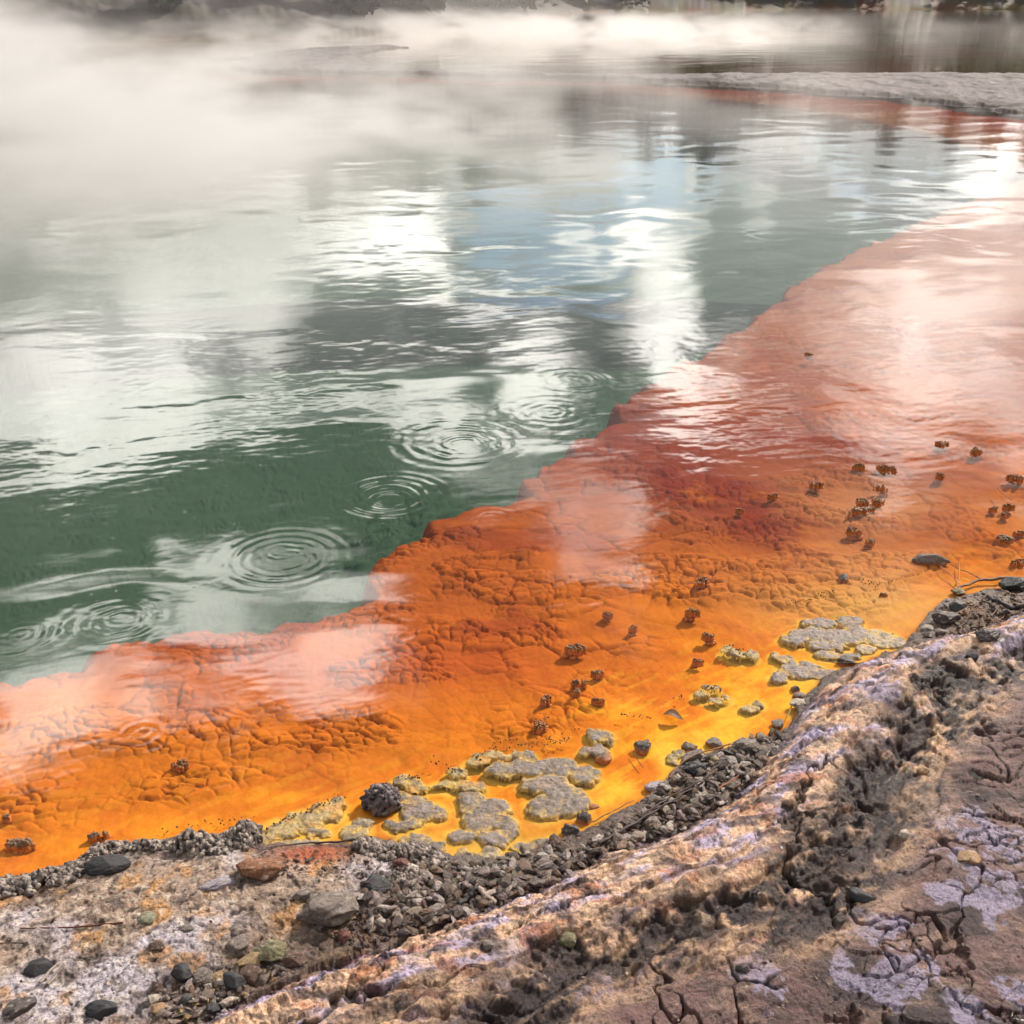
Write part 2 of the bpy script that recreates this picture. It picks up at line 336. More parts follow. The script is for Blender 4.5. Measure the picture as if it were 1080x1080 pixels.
    for (lx, ly, lr) in ((1000,885,26),(1055,885,34),(1030,948,44),(915,997,36),(945,1040,44),(885,1030,22),(985,955,22),(1062,1060,26),(800,1040,30),(1010,1075,30)):
        q = P(lx, ly, .13); sr = lr*slant(lx, ly)/F; lb = np.maximum(lb, np.exp(-((x-q[0])**2+((y-q[1])/1.2)**2)/sr**2))
    lvp = sst(.27, .32, fbm(x*9+3, y*12, 4, 143)*.38+.50*lb-.5*pit)
    mud = mix(mud, lin(158, 150, 172), lvp*.8)
    lyc = (1-sst(.0, .035, layf))
    mud = mix(mud, lin(38, 29, 30), (lyc+(1-sst(.008, .03, p2-p1))*plate_on+(1-sst(.015, .05, q2-q1))*fine_on*.8).clip(0, 1)*.95)
    mud = mix(mud, lin(70, 54, 54), np.clip(sst(.05, .35, fbm(x*14, y*26, 5, 144))*(.15+.5*rugo), 0, 1))
    rg = rg*.9
    rg = mix(rg, mud, sst(-.02, .12, fl))
    rg = np.clip(rg, 0, 1)**1.32*1.52
    rid = rd > 0
    c = np.where(rid[..., None], rg, c)
    rough = np.where(land, .62+.2*n2, rough)
    rough = np.where(rid, np.clip(.5+.3*fbm(dirn*4, acr*9, 3, 151)-.1*lvp*sst(0, .1, fl), .28, .9), rough)
    rough = np.where(land & (s < .12), .4, rough)
    # terrace / pond / bank
    tc1 = mix(lin(112, 104, 106)+0*c, lin(58, 50, 52), sst(0, .5, fbm(x*1.7, y*1.2, 4, 161)))
    tc1 = mix(tc1, lin(64, 52, 52), sst(.45, .1, t)*.85)  # shade under the undercut terrace edge, put into its colour
    c = np.where((t > -.3)[..., None], tc1, c)
    pc_ = mix(lin(110, 96, 40)*.6+0*c, lin(124, 74, 36)*.6, sst(-.2, .3, fbm(x*.2, y*.12, 3, 162)))
    c = np.where((pond & (t <= 0) & (fb <= 0))[..., None], pc_, c)
    redl = (t <= -.3)*sst(-2.6, -.6, t)*(y < 36)*(y > 14); c = mix(c, lin(168, 84, 66), redl)
    bc_ = mix(lin(76, 68, 70)+0*c, lin(70, 68, 60), sst(-.1, .3, fbm(x*.3, y*.3, 3, 163)))
    bc_ = mix(bc_, lin(92, 102, 84), sst(1.5, 0, fb)*(x > 10)*sst(.1, .3, fbm(x*.09, y*.09, 2, 164)+.1)*.7)
    c = np.where((fb > 0)[..., None], bc_, c)
    grit = np.where(land | rid | (t > 0) | (fb > -3), 1.0, .22)
    return h, np.clip(c, 0.003, .95), rough, grit

GRID = {}
def heights(x, y):
    """height of the finished ground sheet at any points (bilinear on its polar grid)"""
    x = np.asarray(x, float); y = np.asarray(y, float)
    fr = np.interp(np.hypot(x, y), GRID['rad'], np.arange(len(GRID['rad'])))
    ft = np.interp(np.arctan2(x, y) % (2*pi), GRID['ths'], np.arange(len(GRID['ths'])))
    i = np.clip(fr.astype(int), 0, len(GRID['rad'])-2); j = np.clip(ft.astype(int), 0, len(GRID['ths'])-2); a = fr-i; b = ft-j; Z = GRID['z']
    return (Z[i, j]*(1-a)+Z[i+1, j]*a)*(1-b)+(Z[i, j+1]*(1-a)+Z[i+1, j+1]*a)*b
def H(x, y):
    return float(heights([x], [y])[0])
def on_ground(px, py):
    """point of the ground seen at this place of the photograph"""
    z = 0.0
    for _ in range(6):
        q = P(px, py, z); z = .5*z+.5*max(H(q[0], q[1]), -.02)
    q = P(px, py, z); return q[0], q[1], max(H(q[0], q[1]), -.03)

# ------------------------------------------------------------------ mesh helpers
def mesh_obj(name, verts, faces, mat, smooth=True, col=None, attrs=None, parent=None):
    me = bpy.data.meshes.new(name)
    verts = np.asarray(verts, np.float32); faces = np.asarray(faces, np.int32)
    nv = len(verts); nf, k = faces.shape
    me.vertices.add(nv); me.vertices.foreach_set('co', verts.ravel())
    me.loops.add(nf*k); me.loops.foreach_set('vertex_index', faces.ravel())
    me.polygons.add(nf); me.polygons.foreach_set('loop_start', np.arange(0, nf*k, k, dtype=np.int32)); me.polygons.foreach_set('loop_total', np.full(nf, k, np.int32))
    me.polygons.foreach_set('use_smooth', np.full(nf, bool(smooth)))
    me.update(calc_edges=True)
    if col is not None:
        a = me.color_attributes.new('tone', 'FLOAT_COLOR', 'POINT')
        cc = np.ones((nv, 4), np.float32); cc[:, :3] = col; a.data.foreach_set('color', cc.ravel())
    for kx, v in (attrs or {}).items():
        a = me.attributes.new(kx, 'FLOAT', 'POINT'); a.data.foreach_set('value', np.asarray(v, np.float32).ravel())
    me.materials.append(mat)
    o = bpy.data.objects.new(name, me); COL.objects.link(o)
    if parent: o.parent = parent
    return o
def tag(o, label=None, cat=None, group=None, kind=None):
    if label: o['label'] = label
    if cat: o['category'] = cat
    if group: o['group'] = group
    if kind: o['kind'] = kind
    return o
def ico(sub):
    import bmesh
    bm = bmesh.new(); bmesh.ops.create_icosphere(bm, subdivisions=sub, radius=1)
    v = np.array([a.co[:] for a in bm.verts]); f = np.array([[q.index for q in p.verts] for p in bm.faces]); bm.free(); return v, f
ICO = {k: ico(k) for k in (1, 2, 3, 4, 5)}
def n3d(v, f, s):
    return (perlin(v[:, 0]*f+s, v[:, 1]*f+v[:, 2]*f*.7, s)+perlin(v[:, 2]*f+s*.3, v[:, 0]*f*.8-v[:, 1]*f, s+1)+perlin(v[:, 1]*f+2*s, v[:, 2]*f-v[:, 0]*f*.5, s+2))/2
def rock(rng, sub=3, cuts=12, facet=.72, amp=.12, fr=1.6):
    v, f = ICO[sub]; v = v.copy()
    s = int(rng.integers(0, 900))
    v = v*(1+amp*n3d(v, fr, s))[:, None]
    for _ in range(cuts):
        n = rng.normal(size=3); n /= np.linalg.norm(n); dd = facet*rng.uniform(.70, 1.12)
        q = v@n-dd; k = q > 0; v[k] -= (q[k]*.93)[:, None]*n
    v = v*(1+amp*.30*n3d(v, fr*3.1, s+9)+amp*.22*n3d(v, fr*8, s+19)+amp*.12*n3d(v, fr*19, s+29))[:, None]
    return v, f
def rotz(v, a):
    c, s = cos(a), sin(a); w = v.copy(); w[:, 0] = c*v[:, 0]-s*v[:, 1]; w[:, 1] = s*v[:, 0]+c*v[:, 1]; return w
def rnd_rot(rng):
    q = rng.normal(size=4); q /= np.linalg.norm(q); a, b, c, d = q
    return np.array([[1-2*(c*c+d*d), 2*(b*c-a*d), 2*(b*d+a*c)], [2*(b*c+a*d), 1-2*(b*b+d*d), 2*(c*d-a*b)], [2*(b*d-a*c), 2*(c*d+a*b), 1-2*(b*b+c*c)]])

# ------------------------------------------------------------------ materials
def nodes(name):
    m = bpy.data.materials.new(name); m.use_nodes = True; nt = m.node_tree; nt.nodes.clear()
    def N(t, **k):
        n = nt.nodes.new(t)
        for a, b in k.items():
            if a.startswith('i_'):
                key = a[2:]; key = int(key) if key.isdigit() else key.replace('_', ' ')
                n.inputs[key].default_value = b
            else: setattr(n, a, b)
        return n
    def L(a, b): nt.links.new(a, b)
    return m, nt, N, L
def tone_mat(name, base=None, rough=.7, bump=.002, scale=260, spec=.5, var=.25, useattr=True, rough_attr=False, bump2=.0, scale2=60, specks=.35):
    m, nt, N, L = nodes(name)
    out = N('ShaderNodeOutputMaterial'); bs = N('ShaderNodeBsdfPrincipled'); L(bs.outputs[0], out.inputs[0])
    g = N('ShaderNodeNewGeometry'); pos = g.outputs['Position']
    n1 = N('ShaderNodeTexNoise', i_Scale=scale, i_Detail=5.0, i_Roughness=.65); L(pos, n1.inputs['Vector'])
    n2 = N('ShaderNodeTexNoise', i_Scale=scale*.23, i_Detail=4.0, i_Roughness=.6); L(pos, n2.inputs['Vector'])
    mr = N('ShaderNodeMapRange', i_1=.25, i_2=.75, i_3=1-var, i_4=1+var); L(n1.outputs[0], mr.inputs[0])
    mr2 = N('ShaderNodeMapRange', i_1=.3, i_2=.7, i_3=1-var*.7, i_4=1+var*.7); L(n2.outputs[0], mr2.inputs[0])
    mm0 = N('ShaderNodeMath', operation='MULTIPLY'); L(mr.outputs[0], mm0.inputs[0]); L(mr2.outputs[0], mm0.inputs[1])
    # sparse dark mineral specks and pores
    n4 = N('ShaderNodeTexNoise', i_Scale=scale*.45, i_Detail=6.0, i_Roughness=.75); L(pos, n4.inputs['Vector'])
    mr4 = N('ShaderNodeMapRange', i_1=.40, i_2=.50, i_3=1-specks, i_4=1.0); L(n4.outputs[0], mr4.inputs[0])
    mm1 = N('ShaderNodeMath', operation='MULTIPLY'); L(mm0.outputs[0], mm1.inputs[0]); L(mr4.outputs[0], mm1.inputs[1])
    mm = mm1
    if rough_attr:
        ga = N('ShaderNodeAttribute', attribute_name='grit')
        mxg = N('ShaderNodeMix', data_type='FLOAT'); L(ga.outputs['Fac'], mxg.inputs[0]); mxg.inputs[2].default_value = 1.0; L(mm1.outputs[0], mxg.inputs[3]); mm = mxg
    vm = N('ShaderNodeVectorMath', operation='SCALE'); L(mm.outputs[0], vm.inputs['Scale'])
    if useattr:
        at = N('ShaderNodeAttribute', attribute_name='tone'); L(at.outputs['Color'], vm.inputs[0])
    else: vm.inputs[0].default_value = tuple(base)
    L(vm.outputs[0], bs.inputs['Base Color'])
    bs.inputs['Specular IOR Level'].default_value = spec
    if rough_attr:
        ra = N('ShaderNodeAttribute', attribute_name='gloss'); L(ra.outputs['Fac'], bs.inputs['Roughness'])
    else: bs.inputs['Roughness'].default_value = rough
    b1 = N('ShaderNodeBump', i_Strength=.9, i_Distance=bump); L(n1.outputs[0], b1.inputs['Height'])
    n3 = N('ShaderNodeTexNoise', i_Scale=scale2, i_Detail=6.0, i_Roughness=.7); L(pos, n3.inputs['Vector'])
    b2 = N('ShaderNodeBump', i_Strength=.9, i_Distance=max(bump2, 1e-5)); L(n3.outputs[0], b2.inputs['Height']); L(b1.outputs[0], b2.inputs['Normal'])
    if rough_attr:
        sp = N('ShaderNodeMapRange', i_1=.22, i_2=1.0, i_3=0.0, i_4=.5); L(ga.outputs['Fac'], sp.inputs[0]); L(sp.outputs[0], bs.inputs['Specular IOR Level'])   # no air gloss under water
        L(ga.outputs['Fac'], b1.inputs['Strength']); L(ga.outputs['Fac'], b2.inputs['Strength'])
    L(b2.outputs[0], bs.inputs['Normal'])
    return m
M_GROUND = tone_mat('mineral_ground', rough_attr=True, bump=.0026, scale=330, var=.36, bump2=.009, scale2=70, specks=.55)
M_STONE = tone_mat('weathered_stone', rough=.6, bump=.0022, scale=450, var=.38, bump2=.004, scale2=130, specks=.45)
M_DARK = tone_mat('dark_pebble', rough=.5, bump=.0012, scale=500, var=.3, bump2=.002, scale2=150)
M_CRUST = tone_mat('knobbly_sinter', rough=.6, bump=.0008, scale=700, var=.25, bump2=.001, scale2=250)
M_PLATE = tone_mat('wet_sinter', rough=.55, bump=.0016, scale=400, var=.24, bump2=.003, scale2=130)
M_WOOD = tone_mat('weathered_wood', rough=.6, bump=.0006, scale=500, var=.35)
M_LEAF = tone_mat('woodland', rough=.7, bump=.01, scale=3, var=.3)

# ------------------------------------------------------------------ ground sheet
def build_ground():
    pit = list(np.arange(88, 70, -1.0))+list(np.arange(70, 54, -.16))+list(np.arange(54, 5.2, -.05))+list(np.arange(5.2, .5, -.022))
    rad = [CAMH/tan(radians(a)) for a in pit]+[290, 350, 450, 600, 900, 1400, 2200, 3500]
    rad = np.array(rad)
    th = np.concatenate([np.linspace(-38, 38, 1080), np.linspace(38.3, 78, 130), np.linspace(81, 279, 60), np.linspace(282, 321.7, 130)])
    th = np.radians(th); n = len(th); m = len(rad)
    R, T = np.meshgrid(rad, th, indexing='ij')
    x = (R*np.sin(T)).ravel(); y = (R*np.cos(T)).ravel()
    from concurrent.futures import ThreadPoolExecutor
    parts = np.array_split(np.arange(len(x)), 40)
    with ThreadPoolExecutor(4) as ex: res = list(ex.map(lambda k: terrain(x[k], y[k]), parts))
    h, c, ro, gt = (np.concatenate([q[k] for q in res]) for k in range(4))
    order = np.argsort(th % (2*pi)); ths = (th % (2*pi))[order]; Z = h.reshape(m, n)[:, order]
    GRID.update(rad=rad, ths=np.concatenate([ths, [ths[0]+2*pi]]), z=np.concatenate([Z, Z[:, :1]], 1))
    v = np.stack([x, y, h], 1)
    i = np.arange(m-1)[:, None]; j = np.arange(n)[None, :]; jn = (j+1) % n
    f = np.stack([i*n+j, (i+1)*n+j, (i+1)*n+jn, i*n+jn], -1).reshape(-1, 4)
    # close the middle with one vertex
    v = np.vstack([v, [0, 0, h[:n].mean()]]); c = np.vstack([c, c[0]]); ro = np.append(ro, .6); gt = np.append(gt, 1.)
    o = mesh_obj('ground', v, f[:, ::-1], M_GROUND, True, c, {'gloss': ro, 'grit': gt})
    return tag(o, kind='structure')
build_ground()
# middle cap is under the photographer: a small disc, same material
def cap():
    r0 = CAMH/tan(radians(88)); pts = [(0, 0, H(0, .05))]+[(r0*1.05*sin(a), r0*1.05*cos(a), H(r0*sin(a), r0*cos(a))+.001) for a in np.linspace(0, 2*pi, 24, endpoint=False)]
    f = [[0, 1+(k+1) % 24, 1+k] for k in range(24)]
    tag(mesh_obj('ground_patch', pts, f, M_GROUND, True, np.tile(lin(120, 98, 88), (25, 1)), {'gloss': [.6]*25, 'grit': [1.]*25}), kind='structure')
cap()

# ------------------------------------------------------------------ water
# rings spread by gas bubbles: px, py, radius px, strength, wavelength m
RINGS = [(298,588,68,1.0,.034),(410,524,56,2.0,.034),(486,466,78,.8,.055),(582,435,56,.7,.055),(606,401,50,.7,.06),(120,655,62,.42,.040),(22,668,50,.35,.040),(815,248,42,.5,.13),(235,515,40,.3,.035),(520,548,30,.25,.03),(150,775,30,.5,.03)]
def waves(x, y, sx, sy):
    """height of the water; sx, sy = spacing of the sheet there, waves finer than it are left out"""
    sp = np.maximum(sx, sy*.35)
    def band(wl): return sst(1.2*sp, 3.2*sp, wl+0*sp)
    ca, sa = cos(radians(14)), sin(radians(14)); u = x*ca+y*sa; v = -x*sa+y*ca
    patch = .25+.9*sst(-.25, .35, fbm(x*.35, y*.35, 3, 501))
    wx = fbm(x*.8, y*.8, 2, 502)*.5
    h = .0075*fbm(u*.42+wx, v*1.05+wx, 2, 503)
    h = h+.0014*patch*band(.22)*fbm(u*2.2+wx*2, v*5.2+wx, 3, 504)
    h = h+.0008*patch*band(.07)*fbm(u*7+wx*3, v*15, 2, 505)
    h = h+.00035*patch*band(.025)*fbm(u*24, v*42, 2, 506)
    for k, (px, py, rp, amp, wl) in enumerate(RINGS):
        c = P(px, py); rad = rp*slant(px, py)/F
        near_ = np.where(np.hypot(x-c[0], y-c[1]) < rad*1.9)[0]
        if not len(near_): continue
        X = x[near_]-c[0]; Y = y[near_]-c[1]; d = np.hypot(X, Y)
        rn = np.random.default_rng(k+40); tot = 0
        # two or three bubble bursts close together, each with its own train
        for b in range(3):
            ox, oy = rn.normal(size=2)*rad*.13*(b > 0); R = rad*(1, .62, .4)[b]; dd = np.hypot(X-ox, Y-oy)
            q = dd/R; w2 = wl*(1, .8, .7)[b]*(1+.35*np.clip(q, 0, 2))
            env = np.exp(-((q-.68)/.36)**2)*(1, .6, .7)[b]
            tot = tot+np.sin(2*pi*dd/w2+rn.uniform(0, 6))*env
        brk = .2+.9*sst(-.35, .3, fbm(X*7+k*3, Y*7, 2, 507))
        h[near_] += tot*brk*amp*wl*.0200*(band(wl*1.1)[near_] if hasattr(sp, '__len__') else 1)
    return h*.62
def water_mat():
    m, nt, N, L = nodes('pool_water')
    out = N('ShaderNodeOutputMaterial'); g = N('ShaderNodeNewGeometry')
    def mth(op, a, b):
        n = N('ShaderNodeMath', operation=op)
        for k, q in enumerate((a, b)):
            if hasattr(q, 'links'): L(q, n.inputs[k])
            else: n.inputs[k].default_value = q
        return n.outputs[0]
    dt = N('ShaderNodeVectorMath', operation='DOT_PRODUCT'); L(g.outputs['Normal'], dt.inputs[0]); L(g.outputs['Incoming'], dt.inputs[1])
    one = mth('SUBTRACT', 1.0, mth('MINIMUM', mth('ABSOLUTE', dt.outputs['Value'], 0.0), 1.0))
    o2 = mth('MULTIPLY', one, one); o5 = mth('MULTIPLY', mth('MULTIPLY', o2, o2), one)
    fresnel = mth('ADD', .034, mth('MULTIPLY', o5, .966))
    gl = N('ShaderNodeBsdfGlossy', i_Roughness=.065); gl.inputs['Color'].default_value = (1, 1, 1, 1)
    tr = N('ShaderNodeBsdfTransparent'); tr.inputs['Color'].default_value = (.97, .97, .94, 1)
    ms = N('ShaderNodeMixShader'); L(fresnel, ms.inputs[0]); L(tr.outputs[0], ms.inputs[1]); L(gl.outputs[0], ms.inputs[2])
    L(ms.outputs[0], out.inputs[0])
    return m
def build_water():
    pit = np.concatenate([np.arange(85, 49, -4.), np.arange(49, 3.2, -.048), np.arange(3.2, .75, -.03)])
    rad = CAMH/np.tan(np.radians(pit)); dr = np.gradient(rad)
    th = np.radians(np.concatenate([np.linspace(-36, 36, 900), np.linspace(40, 320, 71)])); n = len(th); m = len(rad); dth = np.gradient(th)
    R, T = np.meshgrid(rad, th, indexing='ij'); x = (R*np.sin(T)).ravel(); y = (R*np.cos(T)).ravel()
    sx = (R*dth[None, :]).ravel(); sy = (dr[:, None]+0*R).ravel()
    from concurrent.futures import ThreadPoolExecutor
    parts = np.array_split(np.arange(len(x)), 32)
    with ThreadPoolExecutor(4) as ex: h = np.concatenate(list(ex.map(lambda k: waves(x[k], y[k], sx[k], sy[k]), parts)))
    i = np.arange(m-1)[:, None]; j = np.arange(n)[None, :]; jn = (j+1) % n
    f = np.stack([i*n+j, (i+1)*n+j, (i+1)*n+jn, i*n+jn], -1).reshape(-1, 4)
    tag(mesh_obj('water', np.stack([x, y, h], 1), f[:, ::-1], water_mat(), True), kind='structure')
build_water()

# ------------------------------------------------------------------ sinter plates
PC = {'grey': lin(140, 126, 120), 'pale': lin(166, 148, 124), 'sulphur': lin(176, 152, 106)}
def build_plate(i):
    label, lobes, kind, hgt = PLATES[i]; W = PLW[i]
    x0 = min(a-c for a, b, c, d in W)-.01; x1 = max(a+c for a, b, c, d in W)+.01; y0 = min(b-d for a, b, c, d in W)-.01; y1 = max(b+d for a, b, c, d in W)+.01
    st = .0028 if (x1-x0)*(y1-y0) < .12 else .0042
    nx = int((x1-x0)/st)+2; ny = int((y1-y0)/st)+2
    X, Y = np.meshgrid(np.linspace(x0, x1, nx), np.linspace(y0, y1, ny)); X = X.ravel(); Y = Y.ravel()
    wx = X+fbm(X*22, Y*22, 4, 201)*.018; wy = Y+fbm(X*22+5, Y*22, 4, 202)*.020
    h = np.full(X.shape, -1.)
    for k, (cx, cy, a, b) in enumerate(W):
        q = ((wx-cx)/(a*1.08))**2+((wy-cy)/(b*1.08))**2
        h = np.maximum(h, np.where(q < 1, (1-q**1.6)**.6*(.85+.3*((k*37) % 10)/10), -(q-1)*2))
    up = np.clip(h, 0, 1)
    z = -.006+(hgt*.20+.005)*np.clip(up, 0, None)**.8+np.clip(h, -1, 0)*.03+up**.4*(.0022*fbm(X*70, Y*70, 3, 203)+.0045*fbm(X*24, Y*24, 3, 204))
    c = np.tile(PC[kind], (len(X), 1))
    c = c*(1+.22*fbm(X*35, Y*35, 3, 205))[:, None]
    c = mix(c, lin(244, 196, 84)*.92, sst(.0012, -.0035, z+.0012*fbm(X*40, Y*40, 3, 210))*.7)
    c = mix(c, lin(226, 150, 50), sst(.1, .5, fbm(X*18+4, Y*18, 3, 207))*(.45 if kind == 'sulphur' else .12))
    c = mix(c, lin(100, 88, 84), sst(.0, .4, fbm(X*24, Y*30, 5, 206))*.6)
    w1_, w2_, _ = worley(X*26, Y*30, 208); c = mix(c, lin(84, 72, 62), (1-sst(.01, .06, w2_-w1_))*.5*sst(-.1, .3, fbm(X*9, Y*9, 2, 209)))
    keep = (h > -.5)
    f = (np.arange(ny-1)[:, None]*nx+np.arange(nx-1)[None, :]).ravel(); f = np.stack([f, f+1, f+1+nx, f+nx], 1)
    f = f[keep[f].all(1)]
    used = np.unique(f); rem = np.full(len(X), -1); rem[used] = np.arange(len(used))
    o = mesh_obj('sinter_plate', np.stack([X, Y, z], 1)[used], rem[f], M_PLATE, True, np.clip(c, .01, .95)[used])
    tag(o, label, 'sinter plate', 'sinter plates rising from the orange shallows')
for i in range(len(PLATES)): build_plate(i)

# ------------------------------------------------------------------ single stones
TONE = {'black': lin(38, 36, 42), 'slate': lin(58, 57, 60), 'grey': lin(122, 110, 104), 'green': lin(134, 132, 108), 'rust': lin(118, 84, 66), 'lav': lin(160, 150, 160), 'tan': lin(176, 140, 104),
        'ochre': lin(160, 134, 96), 'brown': lin(98, 72, 62), 'pale': lin(190, 176, 162), 'olive': lin(122, 116, 86), 'dark': lin(72, 62, 62), 'red': lin(104, 58, 52)}
# (px, py, width px, height ratio, depth ratio, yaw, tone, name, label)
STONES = [
 (115,916,36,.42,.6,.2,'black','pebble','largest black pebble, lying on the grey sand below the knobbly crust'),
 (398,934,27,.45,.7,.1,'slate','pebble','smooth blue-black pebble in the bare pocket left of the rubble'),
 (41,1024,22,.5,.75,.3,'black','pebble','black pebble beside the two grey splinters at lower left'),
 (21,1066,26,.5,.6,.7,'dark','pebble','rough charcoal pebble in the bottom left corner'),
 (108,1066,27,.36,.6,.0,'black','pebble','wedge-shaped black pebble under a crust lip at the bottom left'),
 (192,1029,19,.7,.8,-.4,'black','pebble','angular black-brown pebble left of the small gravel heap'),
 (155,971,17,.5,.8,.2,'green','pebble','pale green-grey pebble alone on the sand right of the brown twig'),
 (250,998,22,.6,.8,.4,'grey','pebble','blocky grey pebble above the ochre stones'),
 (353,962,54,.5,.75,.35,'grey','boulder','large rough grey stone overhanging dark gravel'),
 (322,946,20,.6,.6,.5,'grey','pebble','small grey stone leaning on the left end of the large rough stone'),
 (272,921,52,.38,.5,.0,'rust','stone','rusty orange-brown block at the foot of the knobbly crust'),
 (233,934,36,.34,.4,.45,'lav','stone','pale lilac slab left of the rusty block'),
 (174,982,0,0,0,0,'','',''),
 (198,981,13,.4,.7,.1,'grey','pebble','small flat grey pebble above the black-brown pebble'),
 (166,998,18,.35,.6,-.4,'brown','pebble','flat brown pebble in the middle of the grey sand'),
 (249,982,17,.35,.6,.2,'grey','pebble','low grey pebble right above the blocky grey pebble'),
 (284,1008,32,.5,.7,-.1,'olive','stone','yellow-green stone at the head of the ochre stones'),
 (263,1016,24,.5,.7,.2,'ochre','stone','ochre stone tucked against the yellow-green stone'),
 (310,1014,26,.45,.6,.1,'brown','stone','brown slab right of the yellow-green stone'),
 (262,1031,24,.6,.8,.1,'brown','stone','dark brown stone below the ochre stone'),
 (231,1034,17,.6,.8,.4,'ochre','stone','small mustard stone left of the grey cube-like stone'),
 (247,1039,21,.7,.8,0,'slate','stone','grey cube-like stone under the ochre stones'),
 (214,1031,20,.55,.8,.3,'grey','stone','rugged grey stone right of the black-brown pebble'),
 (165,1042,12,.7,.9,.3,'brown','stone','little round brown stone at the left edge of the gravel heap'),
 (196,1056,14,.6,.8,.3,'slate','stone','dark stone in the middle of the gravel heap'),
 (225,1066,14,.7,.8,.2,'slate','stone','dark stone at the lower right of the gravel heap'),
 (167,1064,18,.4,.6,.3,'tan','stone','pale tan chip below the gravel heap'),
 (162,1054,13,.55,.7,.3,'pale','stone','pale rounded stone at the left of the gravel heap'),
 (241,1059,20,.35,.4,.7,'pale','stone','pale splinter of stone at the right of the gravel heap'),
 (907,947,24,.55,.55,-.5,'black','pebble','jet-black pebble on the rough brown sinter'),
 (1021,909,22,.42,.6,.15,'tan','pebble','flat tan pebble on the brown flat beside the lilac patches'),
 (954,881,11,.6,.7,0,'pale','pebble','tiny pale pebble on the sinter above the tan one'),
 (973,816,12,.6,.7,.2,'tan','pebble','tiny brown pebble by the dark hollow at right'),
 (599,993,18,.6,.7,-.2,'olive','pebble','olive stone sitting on the lilac sinter ridge'),
 (515,999,12,.7,.8,.2,'grey','pebble','tiny grey stone left of the olive stone on the ridge'),
 (783,1022,14,.6,.7,.2,'dark','pebble','small dark lump at the bottom of the rough sinter'),
 (1025,695,11,.75,.9,0,'black','pebble','round black pebble on the crown of the sinter ridge at right'),
 (678,792,21,.65,.8,.2,'dark','stone','dark rock standing alone in the yellow shallows'),
 (617,866,18,.8,.8,.3,'dark','stone','dark faceted stone at the water edge, upper of two'),
 (603,881,23,.65,.7,-.2,'dark','stone','dark wedge-shaped stone at the water edge, lower of two'),
 (584,893,18,.9,.8,.2,'brown','stone','brown block standing at the left end of the rubble bank'),
 (636,802,18,.55,.7,0,'slate','pebble','grey pebble resting against the pair of pale sinter pads'),
 (889,613,15,.75,.8,.2,'grey','stone','small grey-topped stone above the right sinter clusters'),
 (893,700,19,.55,.7,.1,'dark','stone','brown stone under the largest right sinter cluster'),
 (980,594,37,.36,.34,-.22,'grey','stone','long grey bar of stone lying in the salmon shallows'),
 (883,663,10,.6,.7,0,'slate','pebble','tiny dark pebble on top of the largest right sinter cluster'),
 (998,656,26,.6,.7,.1,'dark','stone','rough charcoal stone where the ridge meets the twigs'),
 (1008,641,20,.5,.6,-.1,'slate','stone','smooth oval grey stone behind the rough charcoal stone'),
 (1011,627,16,.55,.7,.1,'olive','stone','olive-grey stone behind the oval one near the driftwood'),
 (978,664,12,.5,.8,.1,'pale','stone','pale round stone left of the rough charcoal stone, upper one'),
 (980,672,16,.5,.7,.3,'grey','stone','grey stone left of the rough charcoal stone, lower one'),
 (991,668,12,.5,.7,.1,'grey','stone','small stone pressed between the grey stone and the ridge'),
 (1040,676,27,.4,.6,.1,'dark','stone','flat dark stone wedged under the ridge lip at right'),
 (1070,622,32,.5,.7,.1,'slate','stone','blue-grey rock at the right edge of the picture by the driftwood'),
 (1014,668,10,.6,.8,.1,'brown','stone','small brown stone among the twigs right of the charcoal stone'),
 (838,729,10,.7,.8,.2,'dark','stone','small dark stone at the ridge foot, upper of a pair'),
 (843,735,16,.4,.7,.0,'grey','stone','small flat stone at the ridge foot, lower of a pair'),
 (843,744,20,.4,.6,-.1,'pale','stone','pale flat stone just above the olive puddle at the ridge foot'),
 (820,765,16,.6,.8,.2,'grey','stone','grey stone at the upper tip of the rubble bank'),
 (804,780,17,.4,.7,0,'olive','stone','smooth half-sunk stone beside the tip of the rubble bank'),
 (727,790,19,.5,.6,-.2,'grey','stone','grey slab at the outer corner of the rubble bank'),
 (754,787,18,.6,.8,-.2,'grey','stone','mottled stone behind the brown twig on the rubble bank'),
 (787,793,32,.5,.6,.4,'grey','stone','largest grey rock on the rubble bank'),
 (731,800,28,.4,.5,.5,'grey','stone','long grey stone leaning along the rubble bank edge'),
 (734,814,28,.5,.5,.4,'slate','stone','dark slate stone under the brown twig'),
 (720,822,14,.5,.8,.1,'pale','stone','pale oval stone below the dark slate stone'),
 (756,806,16,.5,.7,-.6,'ochre','stone','buff stone in the middle of the rubble bank'),
 (694,833,20,.6,.8,.1,'lav','stone','lilac-grey stone at the edge of the shallows, upper of three'),
 (688,846,16,.5,.8,.1,'grey','stone','grey stone at the edge of the shallows, lower of three'),
 (703,829,14,.6,.8,.4,'grey','stone','small grey stone at the edge of the shallows, right of the lilac-grey one'),
 (713,838,14,.8,.8,.1,'tan','stone','tan upright stone on the rubble bank'),
 (626,851,15,.25,.5,.05,'pale','stone','flat cream chip half sunk off the rubble bank'),
 (458,965,30,.5,.6,.1,'grey','stone','rounded grey-brown stone at the lower end of the green-tinged rubble'),
 (425,915,22,.6,.7,.2,'red','stone','dull red stone in the crusty rubble below the black lump'),
 (393,890,13,.7,.8,.2,'ochre','stone','ochre pebble on the dark crust at the end of the reed'),
 (370,969,12,.7,.8,.2,'tan','stone','reddish tan pebble under the large rough grey stone'),
 (363,990,17,.7,.8,.2,'red','stone','maroon pebble in the dark gravel hollow'),
]
